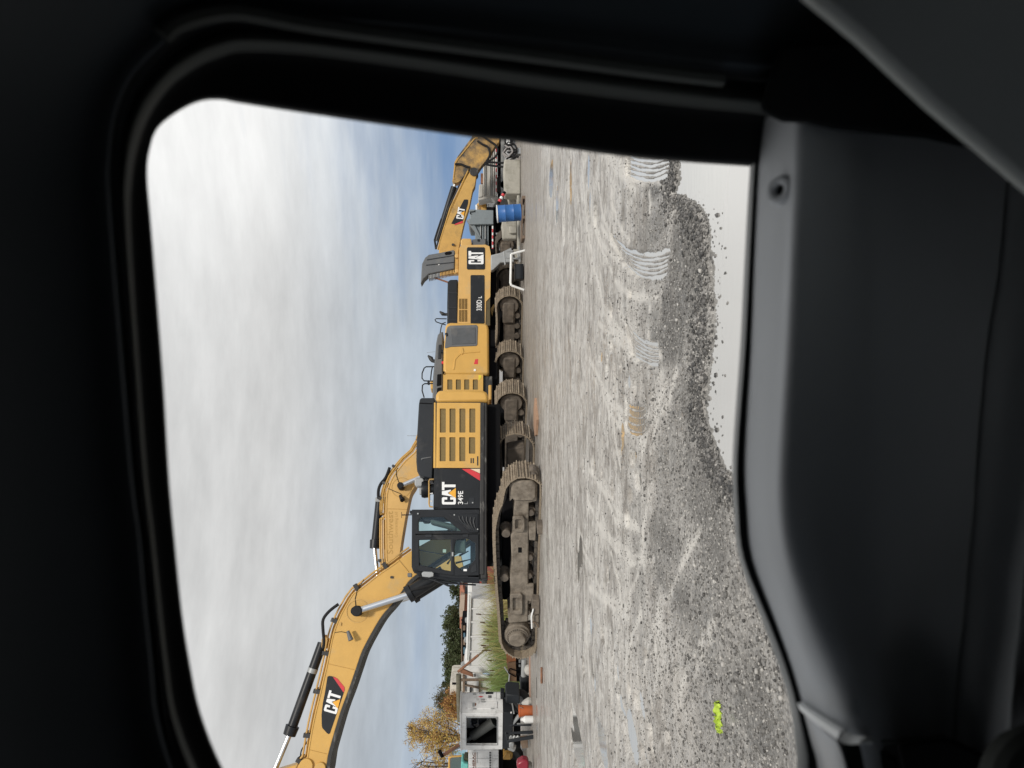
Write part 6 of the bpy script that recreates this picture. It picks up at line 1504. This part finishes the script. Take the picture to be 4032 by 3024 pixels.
MB().prism([v + Vector((0, 0, .07)) for v in q], [v + Vector((0, 0, .01)) for v in q]).build('board', mat('orange_wood', (.42, .26, .17), .75, var=.2, stretch=(.4, 2, 2)), t)
fr, t = T('steel_bracket', 'rusty broken steel bracket leaning on the nearest track', 'scrap', Z4(2000, 1150), 17.9, -20)
f = S_(fr, t)
f(Z4, [(1925, 1000), (2005, 1010), (2005, 1160), (1930, 1170), (1915, 1080)], -.15, .1, 'scrap_plate', Mtrkd, bevel=.02)
f(Z4, [(1925, 1180), (2000, 1170), (2002, 1300), (1930, 1310)], -.1, .1, 'scrap_plate', Mtrk, bevel=.03)
MB().tube([fr.loc(Z4(*a_), -.18) for a_ in ((1920, 1310), (1915, 1180), (1935, 1100))], .02, 6).build('rod', Mletw, t)
MB().tube([fr.loc(Z4(*a_), -.18) for a_ in ((1925, 1240), (1960, 1250), (1995, 1300))], .02, 6).build('rod', Mwood, t)
fr, t = T('wood_block', 'brown wooden block chocked under the middle of the nearest track', 'block', Z4(2035, 240), 17.1, -20)
f = S_(fr, t); f(Z4, rect(1978, 2045, 195, 292, 8), -.15, .15, 'block', Mtrkd, bevel=.03)
fr, t = T('rusty_pipe', 'short rusty pipe lying on the mud before the generator trailer', 'pipe', Z6(1765, 650), 17.6)
a_, b2_ = gnd(Z6(1762, 565)) - fr.o, gnd(Z6(1762, 735)) - fr.o
MB().tube([a_ + Vector((0, 0, .03)), b2_ + Vector((0, 0, .03))], .028, 10).build('pipe', Mrust, t)
# ================================================================ the car we look out of
MblackT = mat('black_trim', (.018, .019, .020), .85, var=.08, spec=.12)
Mpillar = mat('pillar_trim', (.045, .046, .045), .75, var=.05)
Mseal = mat('rubber_seal', (.085, .09, .086), .8, var=.05, spec=.15)
Mdoor = mat('door_plastic', (.52, .54, .565), .55, var=.05, bump=.25, bscale=900)
Mcloth = mat('seat_cloth', (.46, .475, .455), .9, var=.08, bump=.4, bscale=700)
Mhead = mat('headliner_cloth', (.055, .066, .078), .9, var=.06)
CAR = Fr(0, .6, 0)
car = thing('car', 'dark car interior around the passenger window, with black door trim and grey seat', 'car', CAR)
def yb(X): return .50 + .12 * (X - 580) / 2370
def cp(p, off):
    """point on the inner skin of the car's side, off metres nearer than the glass line"""
    X, Y = FF(*p); v = at((X, Y), max(yb(X) - off, .12)); return v - CAR.o
def cloft(curves, name, mt, n=4, flip=False):
    rows = [crom([cp(p, off) for p in pts], n) for pts, off in curves]
    # smooth across as well
    cols = list(zip(*rows)); cols = [crom(list(c), 4) for c in cols]
    return MB().grid([list(c) for c in cols]).build(name, mt, car, smooth=60)
C0 = [(1672, 362), (1630, 357), (1480, 347), (1350, 335), (1130, 305), (1020, 293), (850, 269), (658, 241), (520, 220), (476, 213), (432, 217), (387, 238), (342, 274), (324, 318), (317, 378), (326, 494), (350, 800), (364, 1031), (376, 1165), (391, 1314), (409, 1433), (432, 1540), (479, 1659), (560, 1800), (680, 1960), (950, 2250), (1330, 2520), (1650, 2700)]
C1 = [(1690, 262), (1640, 247), (1500, 233), (1350, 215), (1130, 186), (1000, 165), (830, 140), (658, 118), (530, 112), (475, 124), (425, 146), (370, 186), (325, 245), (299, 308), (285, 380), (282, 494), (301, 800), (318, 1031), (333, 1165), (348, 1314), (362, 1433), (379, 1540), (424, 1659), (500, 1800), (610, 1960), (880, 2270), (1290, 2570), (1640, 2770)]
C2 = [(1760, 200), (1680, 193), (1554, 181), (1380, 160), (1150, 130), (1000, 110), (830, 88), (658, 67), (530, 57), (476, 63), (415, 85), (355, 128), (297, 196), (268, 270), (257, 357), (258, 440), (286, 800), (304, 1031), (320, 1165), (334, 1314), (347, 1433), (360, 1540), (394, 1659), (462, 1800), (570, 1960), (840, 2285), (1265, 2600), (1630, 2810)]
def outw(a, b, k): return [(q[0] + (q[0] - p[0]) * k, q[1] + (q[1] - p[1]) * k) for p, q in zip(a, b)]
def lerp_c(a, b, k): return [(p[0] + (q[0] - p[0]) * k, p[1] + (q[1] - p[1]) * k) for p, q in zip(a, b)]
Cin = lerp_c(C0, C1, -.03)
cloft([(Cin, -.035), (C0, -.004), (lerp_c(C0, C1, .06), .004), (lerp_c(C0, C1, .3), .006), (lerp_c(C0, C1, .8), .010), (C1, .016)], 'window_frame', MblackT)
cloft([(C1, .015), (lerp_c(C1, C2, .15), .030), (lerp_c(C1, C2, .5), .040), (lerp_c(C1, C2, .85), .034), (C2, .016)], 'weather_seal', Mseal)
C3 = outw(C1, C2, .25)
# trim beyond the seal: pillar to the right, headliner above
C4 = [(1800, 140), (1690, 130), (1554, 118), (1380, 95), (1150, 66), (1000, 48), (830, 33), (658, 27), (530, 20), (470, 26), (400, 48), (335, 92), (270, 160), (235, 250), (222, 345), (222, 440), (250, 800), (270, 1031), (288, 1165), (300, 1314), (312, 1433), (322, 1540), (356, 1659), (424, 1800), (530, 1960), (790, 2300), (1230, 2640), (1625, 2860)]
C5 = [(2100, -330), (1800, -330), (1554, -330), (1380, -330), (1150, -330), (1000, -330), (830, -330), (620, -330), (450, -330), (300, -330), (150, -310), (0, -250), (-150, -100), (-300, 50), (-400, 250), (-420, 440), (-420, 800), (-420, 1031), (-420, 1165), (-420, 1314), (-420, 1433), (-420, 1540), (-420, 1659), (-420, 1800), (-420, 1960), (-420, 2300), (300, 2900), (1500, 3200)]
cloft([(C2, .015), (C3, .020), (lerp_c(C3, C4, .55), .046), (C4, .050), (lerp_c(C4, C5, .12), .055), (lerp_c(C4, C5, .5), .10), (C5, .16)], 'pillar_trim', Mhead)
# lighter tube painting the highlight on the upper trim's rolled edge
cr_pts = [(1560, 172), (1380, 150), (1150, 118), (1000, 98), (830, 75), (658, 50), (570, 33), (506, 24), (440, 32), (380, 52), (350, 78)]
MB().tube([v for v in crom([cp(p, .052) for p in cr_pts], 4)], .006, 8).build('trim_edge_highlight', Mseal, car)
MB().tube([v for v in crom([cp(p, .056) for p in ((1806, 112), (1800, 140), (1792, 170), (1780, 192))], 3)], .0022, 6).build('trim_joint', Mseal, car)
# lower frame end, its black lengthened to stand for shadow; belt mouldings
ps = [(1640, 240), (1672, 256), (1690, 264), (1740, 266), (1800, 280), (2000, 300), (2150, 335), (2300, 340), (2300, 60), (1690, 95), (1668, 150)]
MB().prism([cp(p, .10) for p in ps], [cp(p, -.01) for p in ps]).build('pillar_foot_and_shadow', MblackT, car, bevel=.004)
# door
DY = [120, 363, 572, 750, 981, 1100, 1207, 1344, 1433, 1522, 1612, 1659, 1800, 1960, 2300, 2700, 3100]
D0 = [1640, 1620, 1608, 1599, 1583, 1585, 1597, 1648, 1680, 1707, 1719, 1721, 1718, 1715, 1712, 1710, 1708]
D2 = [1655, 1637, 1627, 1620, 1607, 1611, 1623, 1674, 1706, 1732, 1757, 1766, 1772, 1775, 1775, 1775, 1775]
D1 = [1648, 1629, 1618, 1609, 1592, 1594, 1606, 1660, 1694, 1720, 1740, 1744, 1742, 1740, 1738, 1736, 1734]
D3 = [1700, 1699, 1692, 1682, 1667, 1666, 1680, 1718, 1754, 1790, 1815, 1825, 1850, 1860, 1865, 1868, 1870]
D4 = [1724, 1724, 1714, 1707, 1694, 1694, 1710, 1754, 1792, 1825, 1850, 1860, 1890, 1900, 1905, 1908, 1910]
D5 = [1768, 1766, 1762, 1757, 1747, 1747, 1767, 1802, 1837, 1865, 1890, 1897, 1925, 1935, 1940, 1942, 1944]
D6 = [1900, 1900, 1900, 1900, 1900, 1900, 1905, 1915, 1930, 1945, 1955, 1960, 1980, 1990, 1995, 1998, 2000]
D7 = [2190, 2175, 2158, 2130, 2110, 2103, 2092, 2080, 2070, 2062, 2057, 2055, 2050, 2050, 2050, 2050, 2050]
D9 = [2330, 2310, 2290, 2260, 2225, 2210, 2195, 2185, 2175, 2168, 2162, 2160, 2155, 2155, 2155, 2155, 2155]
D10 = [2700] * 17
def dc(xs_, off, dx=0): return ([(x + dx, y) for x, y in zip(xs_, DY)], off)
cloft([dc(D0, -.06), dc(D0, -.012), dc(D0, -.004, 3), dc(D1, .004), dc(D1, -.004, 2)], 'outer_belt_strip', mat('grey_belt_rubber', (.36, .365, .36), .7, var=.06))
cloft([dc(D1, -.03, 0), dc(D1, -.002, 1), dc(D2, .002, -6), dc(D2, .003, -1), dc(D2, -.012, 1)], 'belt_seal', MblackT)
cloft([dc(D2, -.02, 0), dc(D2, .004, 1), (lerp_c(*[dc(D2, 0)[0], dc(D3, 0)[0]], .5), .034), dc(D3, .060), dc(D4, .078), dc(D5, .082), (lerp_c(dc(D5, 0)[0], dc(D6, 0)[0], .5), .068), dc(D6, .045), (lerp_c(dc(D6, 0)[0], dc(D7, 0)[0], .55), .045), dc(D7, .066)], 'door_panel', Mdoor)
cloft([dc(D7, .040, 2), dc(D7, .066, 5), (lerp_c(dc(D7, 0)[0], dc(D9, 0)[0], .5), .090), dc(D9, .135), dc(D9, .150, 25), dc(D9, .14, 80), dc(D10, .10)], 'armrest', Mdoor)
# screw boss on the door ledge
c = cp((1683, 410), .056); nrm = (Vector((0, -.25, 1))).normalized()
X_, Y_ = FF(1683, 410)
bo = MB().lathe((0, 0, 0), [(.0045, -.006), (.0045, .0005), (.0075, .002), (.0105, .0015), (.0125, -.003)], 28).build('screw_boss', Mdoor, car, loc=c)
bo.rotation_euler = (R(34), 0, 0)
sc_ = MB().lathe((0, 0, 0), [(0, .001), (.003, .001), (.004, -.001)], 16).build('screw', MblackT, bo, loc=(0, 0, -.004))
hole = MB().lathe((0, 0, 0), [(0, 0), (.0045, 0), (.0045, -.004)], 16).build('screw_recess', Mdark, bo, loc=(0, 0, -.003))
# bright bezel and handle at the front of the door
def strip(pts, off, half, name, mt, th=.006):
    pth = crom([cp(p, off) for p in pts], 4)
    return MB().tube(pth, half, 10).build(name, mt, car)
Msilver = mat('satin_silver', (.9, .92, .92), .3, var=.03)
def ledge_strip(pa, pb, oa, ob, name, mt):
    a = crom([cp(p, o) for p, o in zip(pa, oa)], 5); b_ = crom([cp(p, o) for p, o in zip(pb, ob)], 5); dn = Vector((0, .004, -.006))
    return MB().grid([[p + dn for p in a], a, b_, [p + dn for p in b_], [p + dn for p in a]]).build(name, mt, car, smooth=40)
ledge_strip([(1722, 1520), (1768, 1553), (1814, 1582)], [(1728, 1534), (1766, 1566), (1808, 1598)], (.014, .052, .086), (.016, .054, .088), 'bezel', Msilver)
ledge_strip([(1814, 1584), (1838, 1594), (1862, 1597)], [(1810, 1600), (1832, 1608), (1856, 1607)], (.086, .093, .100), (.088, .095, .102), 'bezel', Msilver)
strip([(1818, 1590), (1850, 1598), (1880, 1601)], .086, .0028, 'bezel', Msilver)
strip([(1880, 1602), (1950, 1600), (2040, 1588)], .076, .0012, 'bezel', Mseal)
pz = [(1728, 1540), (1770, 1575), (1815, 1605), (1838, 1700), (1850, 1850), (1760, 1850), (1752, 1680)]
pa = [(1735, 1536), (1752, 1600), (1768, 1670), (1778, 1850)]; pb = [(1806, 1600), (1822, 1640), (1840, 1720), (1850, 1850)]; pm = [(1770, 1570), (1781, 1620), (1795, 1700), (1802, 1850)]
cloft([(pa, .012), (pm, .05), (pb, .080), ([(x + 14, y) for x, y in pb], .06)], 'switch_panel', mat('satin_grey_plastic', (.42, .43, .44), .3, var=.05))
pz = [(1820, 1604), (1880, 1606), (1935, 1640), (1990, 1850), (1860, 1850), (1842, 1700)]
MB().prism([cp(p, .080) for p in pz], [cp(p, .02) for p in pz]).build('vent_housing', mat('dark_glossy_plastic', (.02, .024, .022), .2, var=.05), car, bevel=.002)
pz = [(1935, 1606), (2045, 1592), (2150, 1640), (2180, 1850), (2000, 1850)]
MB().prism([cp(p, .11) for p in pz], [cp(p, .03) for p in pz]).build('door_pocket', MblackT, car, bevel=.004)
strip([(2150, 1700), (2165, 1650), (2195, 1615), (2250, 1595)], .17, .012, 'door_pull', Mseal)
# seat back in the lower right corner
so = [(1700, -60), (1732, 0), (1790, 47), (1851, 98), (1925, 168), (2000, 238), (2110, 330), (2212, 417), (2400, 580), (2800, 760), (2900, 200), (2600, -500), (1800, -500), (1640, -240)]
def seat_pt(p):
    d = ray(FF(*p)); t = .425 / (d.y + .6 * d.x); return Vector((d.x * t, d.y * t, EYE + d.z * t)) - CAR.o
A = [seat_pt(p) for p in so]; Bq = [(v + CAR.o - Vector((0, 0, EYE))) * 1.4 + Vector((0, 0, EYE)) - CAR.o for v in A]
MB().prism(A, Bq).build('seat_back', Mcloth, car, bevel=.007, seg=3)
# rest of the cabin: roof, floor, far side, rear; windscreen left open at the front
m = MB()
o_ = CAR.o
def cb(a, b): m.box(tuple(Vector(a) - o_), tuple(Vector(b) - o_))
cb((-1.5, -1.0, 1.60), (1.3, .36, 1.66))
m.build('roof', Mhead, car)
m = MB(); cb((-1.6, -1.0, .35), (1.3, .95, .42)); m.build('floor', Mdark, car)
m = MB(); cb((-1.6, -1.05, .35), (1.3, -.98, 1.66)); m.build('driver_side', Mdark, car)
m = MB(); cb((1.25, -1.0, .35), (1.31, .95, 1.66)); m.build('rear_wall', Mdark, car)
m = MB(); cb((-1.6, -1.0, .35), (-.9, .55, .98)); m.build('dashboard', MblackT, car, bevel=.05)
m = MB(); cb((.36, .50, .4), (1.3, .62, 1.62)); m.build('rear_door', Mdark, car)
m = MB(); cb((-1.6, .63, .4), (.45, .70, .945)); cb((.262, .6, .4), (.6, .7, 1.15)); m.build('door_skin', Mseal, car)
